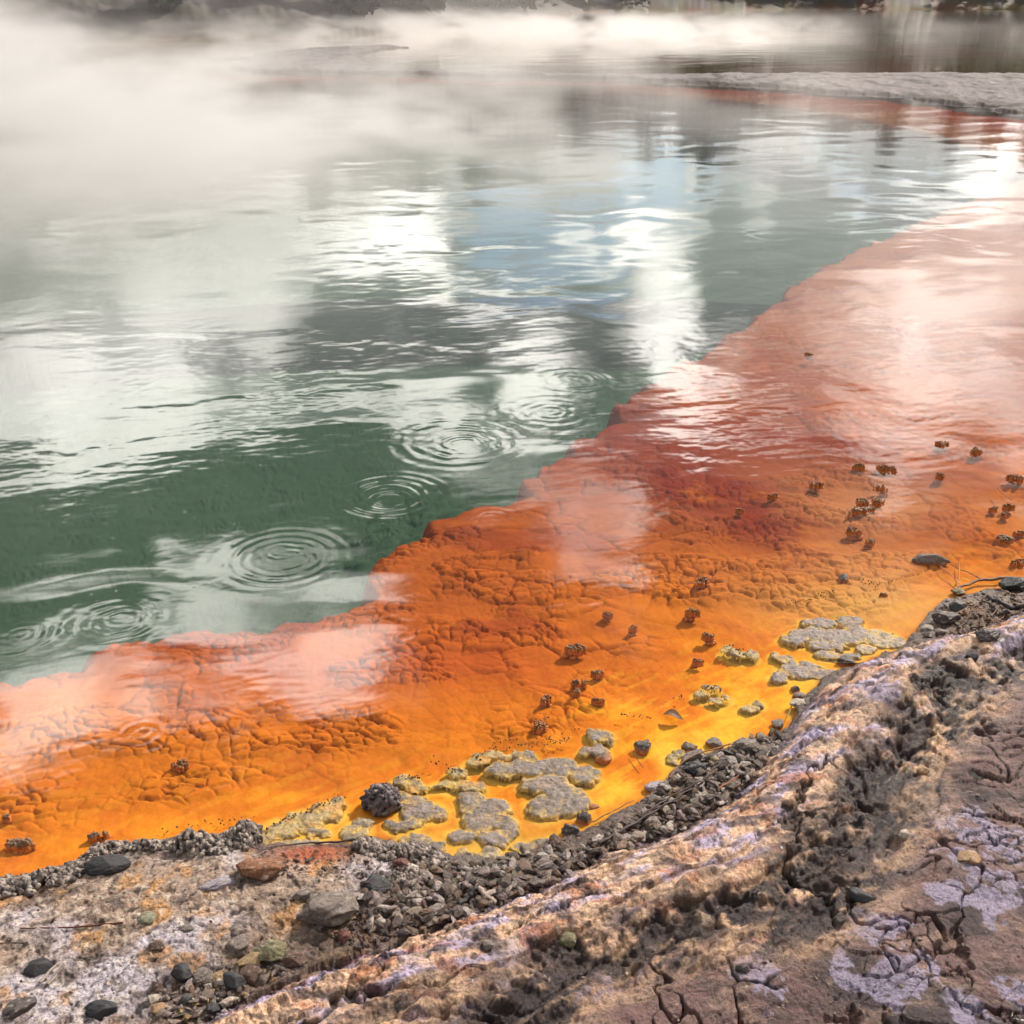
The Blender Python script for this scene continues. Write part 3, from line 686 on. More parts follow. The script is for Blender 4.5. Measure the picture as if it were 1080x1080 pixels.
def build_stone(k, S):
    px, py, w, hr, dr, yaw, tone, name, label = S
    if not w: return
    rng = np.random.default_rng(100+k)
    v, f = rock(rng, 4 if w < 26 else 5, 13 if name == 'pebble' else 17, .86 if name == 'pebble' else .78, .16 if name == 'pebble' else .3)
    x, y, z = on_ground(px, py)
    s = math.hypot(math.hypot(x, y), CAMH-z)/F*cos(PITCH*.3)
    W = w*s*.56
    v = v*np.array([W, W*dr*1.15, W*hr*1.15]); v = rotz(v, yaw)
    zb = z+W*hr*.32
    c0 = TONE[tone]; vv = v/W
    c = c0*(1+.22*n3d(vv, 2.5, k)+.18*n3d(vv, 8, k+3))[:, None]
    if tone not in ('black', 'slate'): c = mix(c, c0*.45, sst(.25, .6, n3d(vv, 3.2, k+40))); c = mix(c, lin(196, 182, 168), sst(.2, .6, n3d(vv, 4.5, k+50))*.45)
    if z < .004: c = mix(c, lin(196, 112, 40), sst(.006, -.006, v[:, 2]+zb)*.8)
    if tone == 'rust': c = mix(c, lin(188, 112, 52), sst(0, .6, vv[:, 2]/hr)*.25)
    o = mesh_obj(name, v, f, M_DARK if tone in ('black', 'slate', 'dark') else M_STONE, True, np.clip(c, .008, .9))
    o.location = (x, y, zb); tag(o, label, 'pebble' if name == 'pebble' else 'stone')
for k, S in enumerate(STONES): build_stone(k, S)

# ------------------------------------------------------------------ knobbly clumps
def knobs(rng, pts, size, sub=2, tall=1.0):
    """many small knobs joined into one crust; pts = (x,y,z,scale)"""
    V = []; Fc = []; n = 0; bv, bf = ICO[sub]
    for (x, y, z, sc) in pts:
        s = int(rng.integers(0, 900)); v = bv*(1+.38*n3d(bv, 2.3, s))[:, None]
        v = v*np.array([rng.uniform(.7, 1.2), rng.uniform(.7, 1.2), tall*rng.uniform(.8, 1.5)])
        v = v@(rnd_rot(rng) if rng.random() < .6 else np.eye(3)).T
        V.append(v*size*sc+np.array([x, y, z])); Fc.append(bf+n); n += len(bv)
    return np.vstack(V), np.vstack(Fc)
CG = 'small orange-brown knobbly clumps standing in the shallows'
CLUMPS = [
 (853,373,9,'small clump alone at the far side of the salmon shallows, farthest of all'),
 (995,468,13,'squared brown clump at upper right, left of a matching one'),
 (1028,475,15,'brown clump at upper right, right of the squared one'),
 (988,500,12,'lone small clump below the squared clump at upper right'),
 (904,492,16,'spiky clump above the main clump group, left of an oblong one'),
 (937,494,17,'oblong grey-topped clump above the main clump group'),
 (859,510,14,'two-pronged clump in pale water left of the main group'),
 (816,522,13,'clump at the dark rust patch, leftmost of the upper row'),
 (927,513,14,'small clump just above the main clump group'),
 (901,538,23,'largest dark clump with a grey top in the middle of the shallows'),
 (913,529,17,'brown clump joined behind the largest dark clump'),
 (927,528,13,'clump at the right end of the main group'),
 (919,536,9,'tiny clump tucked right of the largest dark clump'),
 (902,559,19,'clump with a ragged flat top below the main group'),
 (917,570,11,'small clump at the head of the faint channel'),
 (1067,504,18,'clump by the right edge of the picture, above the twig cluster'),
 (1065,534,13,'orange clump with a thin twig through it at right'),
 (1059,542,9,'smaller orange clump touching the one with the twig'),
 (1047,536,9,'flat little orange clump left of the one with the twig'),
 (1061,568,22,'dark half-sunk clump at the right edge'),
 (1076,561,13,'pale orange clump on top of the dark half-sunk one at the right edge'),
 (1074,592,15,'lowest orange clump at the right edge'),
 (930,626,8,'tiny lone clump above the largest right sinter cluster'),
 (642,647,13,'clump left of the pair in the middle of the orange shelf'),
 (666,661,12,'clump right of the pair in the middle of the orange shelf'),
 (742,613,17,'broad double clump right of the centre of the shelf'),
 (733,645,17,'flattish olive clump below the broad double clump'),
 (606,684,23,'large dark brown clump at the centre of the orange cobbles'),
 (629,708,14,'flat slate-topped clump below the large dark brown one'),
 (609,720,18,'spiky clump with a yellow top in the orange cobbles'),
 (608,729,10,'small clump touching the spiky yellow-topped one'),
 (575,737,13,'left clump of the lower three in the orange cobbles'),
 (632,738,12,'right clump of the lower three in the orange cobbles'),
 (747,669,12,'small clump left of the thin knobbly yellow bar'),
 (736,696,10,'brown knob in open orange water left of the yellow bar'),
 (572,764,19,'low dome with a dark speckled crown near the yellow margin'),
 (9,861,10,'small clump near the left edge of the picture'),
 (103,880,21,'crusted clump at the tip of the dark weed streak near the left shore'),
 (190,805,17,'spiky tiara-shaped clump alone in the left cobbles'),
 (22,892,34,'low scalloped bar of orange crust near the left shore'),
 (781,537,7,'tiny clump on the dark rust patch'),
]
M_CLUMP = tone_mat('rusty_knobs', rough=.5, bump=.0006, scale=600, var=.3)
def build_clump(k, px, py, w, label):
    rng = np.random.default_rng(500+k); c = P(px, py+1); s = math.hypot(math.hypot(*c), CAMH)/F
    W = w*s*.5*1.18; n = int(np.clip(20+w*2.6, 24, 90)); pts = []
    asp = rng.uniform(.35, .9) if w < 30 else .35; sk = rng.normal()*.6; lob = rng.uniform(-1, 1, (3, 2))
    kz = max(.0045, W*.12)
    hh = W*rng.uniform(.16, .38)
    for i in range(n):
        a = rng.uniform(0, 2*pi); q = math.sqrt(rng.random())*.92
        j = i % 3; x = W*(q*cos(a)*.55+lob[j, 0]*.5); y = W*asp*(q*sin(a)*.6+lob[j, 1]*.5)+sk*x*.3; top = hh*(1-.5*q*q)*(.45, .75, 1.1)[j]
        if fbm(np.array([x/W*1.6+k]), np.array([y/W*1.6]), 2, 301)[0] < -.22: continue
        pts.append((x, y, -.012, 1.35)); (pts.append((x*1.1, y*1.1, -.030, 1.8)) if i % 3 == 0 else None); pts.append((x, y, top*.5-.004, 1.15)); pts.append((x+rng.normal()*kz*.3, y+rng.normal()*kz*.3, top*rng.uniform(.75, 1.15), rng.uniform(.65, .95)))
    v, f = knobs(rng, pts, kz, 2, 1.15)
    z = v[:, 2]
    col = mix(np.tile(lin(206, 122, 54), (len(v), 1)), lin(128, 84, 48), sst(.0, hh*.75, z+.006*n3d(v*60, 1, k)))
    col = mix(col, lin(112, 96, 78) if w > 20 else lin(128, 82, 40), sst(hh*.6, hh*1.1, z)*.7)
    col = mix(col, lin(190, 110, 40), sst(.2, .6, n3d(v*90, 1, k+7))*.6)
    o = mesh_obj('sinter_clump', v, f, M_CLUMP, True, col); o.location = (c[0], c[1], 0)
    tag(o, label, 'sinter clump', CG)
for k, (a, b, w, l) in enumerate(CLUMPS): build_clump(k, a, b, w, l)

# crust of grey-black knobs along the left waterline and the lone black lump
def crust(label, name, path, width, n, seed, size, rise, tone=(98, 86, 82)):
    rng = np.random.default_rng(seed); pts = []
    P2 = [np.array(on_ground(*p)[:2]) for p in path]
    L = np.cumsum([0]+[np.linalg.norm(P2[i+1]-P2[i]) for i in range(len(P2)-1)])
    for i in range(n):
        t = rng.uniform(0, L[-1]); j = min(np.searchsorted(L, t, 'right')-1, len(P2)-2); u = (t-L[j])/(L[j+1]-L[j]); q = P2[j]*(1-u)+P2[j+1]*u
        dv = P2[j+1]-P2[j]; nr = np.array([-dv[1], dv[0]])/np.linalg.norm(dv); ww = (width[j]*(1-u)+width[j+1]*u)
        o = rng.uniform(-1, 1); q = q+nr*ww*o+rng.normal(size=2)*.004
        lift = rise*(1-o*o)*(.25+.75*rng.random())*(1+.6*sin(t*37+seed))
        pts.append((q[0], q[1], max(lift, 0), rng.uniform(.4, 1.3)**1.2))
    hz = heights([p[0] for p in pts], [p[1] for p in pts])
    pts = [(p[0], p[1], max(h, 0)+p[2], p[3]) for p, h in zip(pts, hz)]
    v, f = knobs(rng, pts, size, 2, 1.25)
    nn = fbm(v[:, 0]*60, v[:, 1]*60, 3, seed)
    c = mix(np.tile(lin(*tone), (len(v), 1)), lin(176, 162, 152), sst(-.1, .45, nn)); c = mix(c, lin(52, 44, 46), sst(.0, .5, -nn)*.8)
    return tag(mesh_obj(name, v, f, M_CRUST, True, c), label, 'sinter crust', None)
crust('long knobbly grey-black crust along the left waterline', 'sinter_crust', [(-60,955),(0,938),(45,933),(85,915),(110,903),(135,897)], [.05,.045,.05,.05,.03,.018], 1500, 11, .0072, .022)
crust('narrow knobbly crust joining the two larger crusts at the waterline', 'sinter_crust', [(130,898),(160,893),(195,890)], [.016,.02,.022], 330, 12, .0062, .012)
crust('thick heap of knobbly dark crust above the rusty block', 'sinter_crust', [(190,895),(215,893),(245,890),(268,880)], [.03,.05,.055,.03], 1000, 13, .0075, .03)
crust('dark crumbly crust at the end of the curved reed', 'sinter_crust', [(375,895),(410,898),(445,905),(470,912)], [.025,.04,.045,.03], 800, 14, .007, .018, (112, 98, 92))
crust('ragged crust tumbling down left of the green-tinged rubble', 'sinter_crust', [(430,915),(436,935),(430,955)], [.035,.04,.03], 500, 17, .007, .014, (112, 96, 90))
def lump():
    rng = np.random.default_rng(77); c = P(403, 846); pts = []
    for i in range(330):
        d = rng.normal(size=3); d /= np.linalg.norm(d); d[2] = abs(d[2]); q = rng.uniform(.75, 1)
        pts.append((d[0]*.058*q, d[1]*.05*q, d[2]*.058*q-.004, rng.uniform(.6, 1.25)))
    v, f = knobs(rng, pts, .0085, 2, 1.1); nn = n3d(v*70, 1, 5)
    col = mix(np.tile(lin(84, 72, 78), (len(v), 1)), lin(140, 126, 126), sst(0, .5, nn)); col = mix(col, lin(40, 34, 40), sst(0, .5, -nn))
    o = mesh_obj('sinter_lump', v, f, M_CRUST, True, col); o.location = (c[0], c[1], 0)
    tag(o, 'black-grey cauliflower-like lump standing in the yellow shallows', 'sinter lump')
lump()

# ------------------------------------------------------------------ twigs, driftwood, leaves
def tube(path, radii, name, label, tone, cat='twig', group=None, z_off=.0, seed=0, forks=()):
    rng = np.random.default_rng(900+seed); V = []; Fc = []; n = 0
    def strand(pts, ra, rb):
        nonlocal n
        pts = np.array(pts, float); K = 26; L = np.cumsum([0]+[np.linalg.norm(pts[i+1]-pts[i]) for i in range(len(pts)-1)])
        tt = np.linspace(0, L[-1], K); C = np.stack([np.interp(tt, L, pts[:, a]) for a in range(3)], 1)
        C += np.stack([fbm(tt*25+seed, tt*0+a, 2, 400+a) for a in range(3)], 1)*ra*.9
        for i in range(K):
            d = C[min(i+1, K-1)]-C[max(i-1, 0)]; d /= np.linalg.norm(d)+1e-9; a = np.cross(d, [0, 0, 1.]); a /= np.linalg.norm(a)+1e-9; b = np.cross(d, a)
            r = (ra+(rb-ra)*i/(K-1))*(1+.25*sin(i*1.7+seed)*.5)
            for q in range(7): an = 2*pi*q/7; V.append(C[i]+r*(cos(an)*a+sin(an)*b*.8))
        for i in range(K-1):
            for q in range(7): Fc.append([n+i*7+q, n+i*7+(q+1) % 7, n+(i+1)*7+(q+1) % 7, n+(i+1)*7+q])
        n += K*7
    def lay(p):
        return [(lambda g: (g[0], g[1], max(g[2], -.003)+z_off+(q[2] if len(q) > 2 else 0)))(on_ground(q[0], q[1])) for q in p]
    strand(lay(path), *radii)
    for fp, fr in forks: strand(lay(fp), *fr)
    c = np.tile(lin(*tone), (len(V), 1))*(.8+.4*np.random.default_rng(seed).random((len(V), 1)))
    return tag(mesh_obj(name, V, Fc, M_WOOD, True, np.clip(c, .01, .9)), label, cat, group)
tube([(22,981),(70,980),(130,975)], (.0018,.0030), 'twig', 'straight reddish-brown twig lying on the grey sand', (92,48,36), z_off=.005, seed=1)
tube([(-20,998),(10,997),(28,995)], (.002,.0016), 'twig', 'short dark twig at the left edge below the reddish twig', (84,66,56), z_off=.004, seed=2)
tube([(271,905),(285,898),(320,895),(360,893),(392,888)], (.0016,.0040), 'reed', 'dark curved reed lying over the long pale slab', (58,44,44), 'reed', z_off=.016, seed=3)
tube([(42,1038),(55,1024),(64,1014)], (.0045,.003), 'splinter', 'upper grey wood splinter beside the black pebble', (150,138,128), 'splinter', z_off=.005, seed=4)
tube([(50,1040),(60,1029),(68,1020)], (.004,.003), 'splinter', 'lower grey wood splinter beside the black pebble', (140,126,116), 'splinter', z_off=.005, seed=5)
tube([(632,896),(690,862),(740,832)], (.0048,.0028), 'stick', 'long dark stick along the foot of the rubble bank', (58,44,40), 'stick', z_off=.022, seed=6)
tube([(676,868),(705,850),(740,832),(760,812)], (.0032,.002), 'stick', 'second dark stick crossing the top of the long one', (70,48,42), 'stick', z_off=.030, seed=7)
tube([(706,826),(714,814),(730,803),(770,791)], (.0022,.0028), 'twig', 'bowed tan twig arching over the rubble bank', (134,88,52), z_off=.022, seed=8)
tube([(622,872),(645,860),(668,848)], (.0022,.0014), 'twig', 'thin tan twig reaching from the dark stones into the water', (120,88,56), z_off=.010, seed=9)
tube([(758,840),(778,827)], (.0026,.002), 'twig', 'short orange twig at the foot of the ridge', (150,84,48), z_off=.03, seed=10)
tube([(484,958),(497,948),(507,938)], (.009,.007), 'wood_chunk', 'charred black wood chunk in the green-tinged rubble', (36,30,32), 'wood chunk', z_off=.014, seed=11)
tube([(503,938),(515,950),(523,955)], (.008,.006), 'wood_chunk', 'pale wood chunk beside the charred one', (170,150,138), 'wood chunk', z_off=.014, seed=12)
tube([(1003,627),(1030,617),(1060,614),(1090,616)], (.004,.011), 'driftwood', 'long brown driftwood branch near the right edge of the picture', (104,64,36), 'driftwood', z_off=.014, seed=13, forks=[([(1035,616),(1020,610),(1000,600)], (.003,.0015))])
tube([(1035,632),(1052,641),(1066,648),(1095,651)], (.006,.016), 'driftwood', 'charcoal branch lying across the litter at right', (46,42,48), 'driftwood', z_off=.026, seed=14)
tube([(991,602),(1003,612),(1010,620)], (.0026,.002), 'twig', 'tan forked twig standing out of the water at right', (178,104,56), z_off=.012, seed=15, forks=[([(1010,600),(1011,612),(1008,622)], (.0022,.002))])
tube([(1050,520),(1058,528),(1066,534)], (.0022,.002), 'twig', 'thin twig stuck in the orange clump at right', (120,70,44), z_off=.014, seed=16)
tube([(668,796),(672,806),(678,813)], (.0014,.0014), 'twig', 'fine dark twig trailing below the lone rock in the shallows', (92,56,36), z_off=.003, seed=17)
tube([(829,760),(835,748),(838,742)], (.0022,.0016), 'twig', 'yellowish stem propped up at the ridge foot', (158,124,70), z_off=.008, seed=18)
tube([(864,704),(880,705),(905,704)], (.0016,.002), 'twig', 'fine grey twig lying across the sinter tongue', (96,76,62), z_off=.018, seed=19)
for k, (a, b) in enumerate([((1022,640),(1046,668)),((1028,650),(1016,662)),((1040,634),(1022,652)),((1045,655),(1056,640)),((1018,655),(1034,648)),((1050,668),(1058,655)),((1004,660),(1020,672)),((1062,634),(1040,628))]):
    tube([a, ((a[0]+b[0])/2+3, (a[1]+b[1])/2-4), b], (.0022,.0014), 'twig', 'one of the thin brown twigs tangled in the litter by the charcoal branch', (110,82,64), z_off=.022+.004*(k % 3), seed=30+k, group='twigs tangled by the charcoal branch')
# broken sinter flakes standing in the rubble are built as gravel below; a dead leaf lies in the shallows
def leaf(px, py, w, label, tone):
    c = P(px, py); s = math.hypot(math.hypot(*c), CAMH)/F*w*.5; V = []; Fc = []
    K = 10
    for i in range(K+1):
        t = i/K; hw = s*.55*sin(pi*min(t*1.02, 1))**.7+.0005
        for q in (-1, -.5, 0, .5, 1):
            V.append(((t-.5)*2*s, q*hw, .004+.010*abs(q)**1.5*sin(pi*t)+.006*sin(t*5)))
    for i in range(K):
        for q in range(4): a = i*5+q; Fc.append([a, a+1, a+6, a+5])
    n = len(V); V = V+[(a, b, c2-.0012) for a, b, c2 in V]; Fc = Fc+[[a+n for a in f[::-1]] for f in Fc]
    o = mesh_obj('leaf', V, Fc, M_WOOD, True, np.tile(lin(*tone), (len(V), 1))); o.location = (c[0], c[1], 0.0); o.rotation_euler = (0, 0, -.3)
    tag(o, label, 'leaf')
leaf(710, 756, 20, 'curled dead brown leaf floating in the yellow shallows', (112, 78, 46))

# ------------------------------------------------------------------ loose gravel and rubble (beyond counting)
def scatter(name, label, polys, n, smin, smax, seed, tones, flat=.6, lift=.3, jit=2.5):
    rng = np.random.default_rng(seed); V = []; Fc = []; C = []; k = 0; m = 0; xs = []
    for poly, share in polys:
        bb = np.array(poly, float); pl = [np.array(p, float) for p in poly]; cnt = int(n*share); got = 0
        while got < cnt:
            q = np.stack([rng.uniform(bb[:, 0].min(), bb[:, 0].max(), 400), rng.uniform(bb[:, 1].min(), bb[:, 1].max(), 400)], 1)
            q = q[inside(q[:, 0], q[:, 1], pl)][:cnt-got]; q = q+rng.normal(size=q.shape)*jit; xs += [tuple(a) for a in q]; got += len(q)
    Z = np.zeros(len(xs)); XY = None
    for _ in range(5):
        XY = np.array([P(a, b, z) for (a, b), z in zip(xs, Z)]); Z = .5*Z+.5*np.maximum(heights(XY[:, 0], XY[:, 1]), -.01)
    XY = np.array([P(a, b, z) for (a, b), z in zip(xs, Z)]); Z = np.maximum(heights(XY[:, 0], XY[:, 1]), -.02)
    protos = [rock(rng, 2, 10, .72, .3) for _ in range(14)]; protos3 = [rock(rng, 3, 13, .72, .35) for _ in range(14)]
    for (x, y), z in zip(XY, Z):
        sz = smin+(smax-smin)*rng.random()**3.4
        v, f = (protos3 if sz > smin+.25*(smax-smin) else protos)[rng.integers(0, 14)]
        v = v*np.array([1.15, rng.uniform(.45, .95), rng.uniform(.22, flat)])*sz
        ax = rng.normal()*.5; ca, sa = cos(ax), sin(ax); v = v@np.array([[1, 0, 0], [0, ca, -sa], [0, sa, ca]]).T; v = rotz(v, rng.uniform(0, 6.28))
        V.append(v+np.array([x, y, z+sz*lift*rng.uniform(.2, 1.3)])); Fc.append(f+m); m += len(v)
        t = lin(*tones[rng.integers(0, len(tones))])*rng.uniform(.7, 1.25); C.append(np.tile(t, (len(v), 1)))
    o = mesh_obj(name, np.vstack(V), np.vstack(Fc), M_STONE, False, np.clip(np.vstack(C), .01, .8))
    tag(o, label, kind='stuff')
GT = [(150,136,134),(168,154,148),(132,116,112),(112,98,90),(88,74,68),(140,124,112),(66,54,50),(110,88,74),(134,118,104),(92,80,78),(96,70,58),(76,62,56)]
scatter('gravel', 'loose grey and brown rubble along the foot of the sinter ridge', [
    ([(600,905),(640,880),(690,850),(700,832),(730,812),(790,785),(828,768),(822,785),(796,815),(770,842),(735,866),(690,886),(640,902),(600,925)], .55),
    ([(380,935),(440,920),(520,912),(600,890),(600,925),(560,945),(500,965),(440,985),(390,985)], .45)], 2900, .0035, .023, 41, GT+[(176,164,158),(96,78,70),(80,62,58),(120,96,82)], .7, .6)
scatter('gravel', 'small brown and grey gravel heap at the lower left', [
    ([(150,1050),(190,1040),(225,1030),(262,1018),(320,1010),(325,1018),(280,1040),(255,1055),(235,1075),(180,1082)], 1.)], 230, .006, .016, 42, GT+[(160,130,84)], .8, .5)
scatter('gravel', 'dark gravel spilling from under the large rough grey stone', [
    ([(325,965),(370,968),(400,950),(425,965),(415,990),(380,1003),(345,990)], 1.)], 200, .005, .013, 43, [(88,66,58),(70,56,54),(112,84,66),(60,44,44)], .8, .4)
scatter('gravel', 'sparse grit strewn on the grey sand', [([(0,955),(120,925),(300,935),(420,960),(300,1010),(200,1085),(0,1085)], 1.)], 420, .0022, .0065, 44, GT+[(180,160,140)], .7, .3)
scatter('gravel', 'sparse grit strewn on the brown flat and rough sinter', [([(560,1000),(860,900),(1000,780),(1080,760),(1085,1085),(560,1085)], 1.)], 380, .0022, .0070, 45, [(120,98,88),(80,62,60),(160,140,120)], .6, .25)
scatter('litter', 'dark twiggy litter and chips beside the charcoal branch', [([(985,640),(1010,630),(1090,625),(1090,655),(1060,662),(1015,672),(985,672)], 1.)], 230, .005, .017, 46, [(70,54,46),(96,70,54),(50,42,44),(120,84,56)], .5, .6)
scatter('gravel', 'waterline grit between the shore crusts', [([(262,905),(300,905),(380,900),(470,915),(520,912),(600,892),(595,900),(520,925),(420,930),(300,925),(262,925)], 1.)], 330, .0035, .011, 47, GT, .6, .3)

# dark specks fringing the sulphur yellow margins
def specks():
    rng = np.random.default_rng(61); V = []; Fc = []; m = 0; bv, bf = ICO[1]
    lines = [([(280,877),(300,866),(325,856),(345,846),(358,842)], 60, 4), ([(495,802),(520,792),(545,787),(580,785),(600,780)], 70, 4), ([(520,780),(560,786),(600,776),(612,768)], 22, 5), ([(830,637),(850,634),(880,622)], 34, 3),
             ([(908,612),(925,617),(945,613)], 30, 3), ([(475,812),(488,812)], 14, 3), ([(738,729),(756,724)], 16, 3), ([(170,878),(235,868),(262,866)], 24, 4), ([(765,683),(790,689)], 22, 3), ([(420,820),(445,822)], 20, 3), ([(655,754),(690,757)], 16, 3), ([(565,760),(580,758)], 12, 2), ([(700,742),(720,735)],8,3), ([(450,800),(480,812)], 10, 4)]
    for path, n, w in lines:
        q = np.array(path, float); L = np.cumsum([0]+[np.linalg.norm(q[i+1]-q[i]) for i in range(len(q)-1)])
        for _ in range(n):
            t = rng.uniform(0, L[-1]); px = np.interp(t, L, q[:, 0])+rng.normal()*w*.5; py = np.interp(t, L, q[:, 1])+rng.normal()*w*.5
            c = P(px, py); s = rng.uniform(.0014, .0030)
            V.append(bv*np.array([s*1.2, s, s*rng.uniform(.9, 1.8)])+np.array([c[0], c[1], rng.uniform(.001, .006)])); Fc.append(bf+m); m += len(bv)
    V = np.vstack(V); o = mesh_obj('sinter_specks', V, np.vstack(Fc), M_CLUMP, True, np.tile(lin(104, 76, 40), (len(V), 1)))
    tag(o, 'fine dark specks of sinter fringing the yellow margins', kind='stuff')
specks()

# bubbles drifting on the pool
def bubbles():
    rng = np.random.default_rng(71); V = []; Fc = []; m = 0; bv, bf = ICO[2]
    for _ in range(230):
        px = rng.uniform(0, 760); py = rng.uniform(250, 640)
        c = P(px, py)
        if px > 120+ (700-py)*1.0+150: continue
        s = rng.uniform(.002, .006)*(1+np.hypot(*c)*.06)
        V.append(bv*np.array([s, s, s*.6])+np.array([c[0], c[1], .0])); Fc.append(bf+m); m += len(bv)
    mt, nt, N, L = nodes('bubble_film')
    out = N('ShaderNodeOutputMaterial'); gl = N('ShaderNodeBsdfGlossy', i_Roughness=.05); tr = N('ShaderNodeBsdfTransparent'); lw = N('ShaderNodeLayerWeight', i_Blend=.35); ms = N('ShaderNodeMixShader')
    L(lw.outputs['Facing'], ms.inputs[0]); L(tr.outputs[0], ms.inputs[1]); L(gl.outputs[0], ms.inputs[2]); L(ms.outputs[0], out.inputs[0])
    tag(mesh_obj('bubbles', np.vstack(V), np.vstack(Fc), mt), 'tiny gas bubbles scattered on the green water', kind='stuff')
bubbles()

# ------------------------------------------------------------------ far woods on the bank
def woods():
    rng = np.random.default_rng(81); V = []; Fc = []; C = []; m = 0
    B = np.array(BANK)[1:-1]
    L = np.cumsum([0]+[np.linalg.norm(B[i+1]-B[i]) for i in range(len(B)-1)])
    base = np.array([[-1, -.6, 0], [1, -.5, .1], [.2, .9, -.1]])
    for k in range(150):
        t = rng.uniform(0, L[-1]); x = np.interp(t, L, B[:, 0]); y = np.interp(t, L, B[:, 1])+rng.uniform(3, 26)
        if abs(x) > y*1.2+10: continue
        z = H(x, y); Ht = rng.uniform(8, 14)*min(max(y/115, .3), 1); cr = Ht*rng.uniform(.22, .34)
        # trunk
        a = np.linspace(0, 2*pi, 6, endpoint=False); tb = np.stack([np.cos(a)*.25, np.sin(a)*.25, 0*a], 1); tt = np.stack([np.cos(a)*.08, np.sin(a)*.08, 0*a+Ht*.8], 1)
        V.append(np.vstack([tb, tt])+[x, y, z-.3]); ft = []
        for q in range(6): ft += [[q, (q+1) % 6, 6+(q+1) % 6], [q, 6+(q+1) % 6, 6+q]]
        Fc.append(np.array(ft)+m); m += 12; C.append(np.tile(lin(60, 48, 42), (12, 1)))
        tn = (lin(70, 66, 56) if k % 3 else lin(62, 70, 54))*rng.uniform(.7, 1.4)
        for _ in range(420):
            d = rng.normal(size=3); d /= np.linalg.norm(d); u = rng.random()**.5
            hz = rng.uniform(.04, 1)
            w = cr*(1-abs(hz-.42)**1.3)*(1+.3*sin(hz*17+k))
            c = np.array([d[0]*w*u, d[1]*w*u, hz*Ht])
            v = (base*rng.uniform(.25, .6))@rnd_rot(rng).T+c+[x, y, z]
            V.append(v); Fc.append(np.array([[0, 1, 2]])+m); m += 3; C.append(np.tile(tn*rng.uniform(.5, 1.6), (3, 1)))
    tag(mesh_obj('woods', np.vstack(V), np.vstack(Fc), M_LEAF, False, np.clip(np.vstack(C), .004, .5)), 'dark woods on the far bank beyond the steam', kind='stuff')
woods()

# ------------------------------------------------------------------ steam
def steam():
    m, nt, N, L = nodes('steam'); out = N('ShaderNodeOutputMaterial')
    def mth(op, a, b=None, clamp=False):
        n = N('ShaderNodeMath', operation=op); n.use_clamp = clamp
        for k, q in enumerate((a, b)):
            if q is None: continue
            if hasattr(q, 'links'): L(q, n.inputs[k])
            else: n.inputs[k].default_value = q
        return n.outputs[0]
    def mr(v, a, b, c, d, smooth=True):
        n = N('ShaderNodeMapRange', i_1=a, i_2=b, i_3=c, i_4=d)
        if smooth: n.interpolation_type = 'SMOOTHSTEP'
        L(v, n.inputs[0]); return n.outputs[0]
    g = N('ShaderNodeNewGeometry'); sep = N('ShaderNodeSeparateXYZ'); L(g.outputs['Position'], sep.inputs[0]); X, Y, Z = sep.outputs
    mp = N('ShaderNodeMapping'); L(g.outputs['Position'], mp.inputs[0]); mp.inputs['Scale'].default_value = (.30, .20, .75)
    n1 = N('ShaderNodeTexNoise', i_Scale=1.0, i_Detail=2.5, i_Roughness=.6); L(mp.outputs[0], n1.inputs['Vector'])
    # billow thickness 1 m right, 3+ m left
    left = mr(mth('ADD', X, mth('MULTIPLY', Y, .16)), 6.0, -6.0, 0.0, 1.0)      # 1 on the left
    top = mth('ADD', mth('MULTIPLY', mr(mth('DIVIDE', X, Y), -.30, -.50, 0.0, 1.0), 2.2), mr(n1.outputs[0], .35, .65, .45, 1.35))
    hz = mth('SUBTRACT', 1.0, mth('DIVIDE', Z, top), True)
    puff = mr(n1.outputs[0], .45, .60, 0.0, 1.5)
    poolm = mth('ADD', mth('MULTIPLY', mr(Y, 5.0, 18.0, 0.0, 1.0), left), mth('MULTIPLY', mth('MULTIPLY', mr(Y, 8.0, 18.0, 0.0, .34), mr(Y, 28.0, 36.0, 1.0, .12)), mr(mth('DIVIDE', X, Y), .40, -.1, 0.0, 1.0)))                    # over the pool, left part
    farm = mr(mth('ADD', Y, mth('MULTIPLY', X, .5)), 46.0, 64.0, 0.0, 1.0)
    far_end = mr(Y, 95.0, 60.0, 0.0, 1.0)
    right_thin = mr(mth('DIVIDE', X, Y), .32, .02, .03, 1.0)
    farm = mth('MULTIPLY', mth('MULTIPLY', farm, far_end), right_thin)
    dn = mth('ADD', mth('MULTIPLY', mth('MULTIPLY', poolm, mr(Y, 22.0, 31.0, 1.0, .15)), .34), mth('MULTIPLY', farm, .22))
    dn = mth('MULTIPLY', mth('MULTIPLY', dn, hz), mth('ADD', mth('MULTIPLY', puff, 1.4), .05))
    dn = mth('ADD', dn, mth('MULTIPLY', mr(Y, 34.0, 60.0, 0.0, .007), mr(mth('DIVIDE', X, Y), .15, -.05, 0.0, 1.0)))
    v = N('ShaderNodeVolumePrincipled'); v.inputs['Color'].default_value = (1.0, .985, 1.0, 1); v.inputs['Anisotropy'].default_value = .45
    L(dn, v.inputs['Density']); L(v.outputs[0], out.inputs['Volume'])
    x0, x1, y0, y1, z0, z1 = -45, 42, 5, 96, .012, 3.6
    V = [(x, y, z) for x in (x0, x1) for y in (y0, y1) for z in (z0, z1)]
    Fq = [[0, 1, 3, 2], [4, 6, 7, 5], [0, 4, 5, 1], [2, 3, 7, 6], [0, 2, 6, 4], [1, 5, 7, 3]]
    tag(mesh_obj('steam', V, Fq, m, False), 'white steam drifting low over the hot pool and the far terrace', kind='stuff')
STEAM = True
if STEAM: steam()

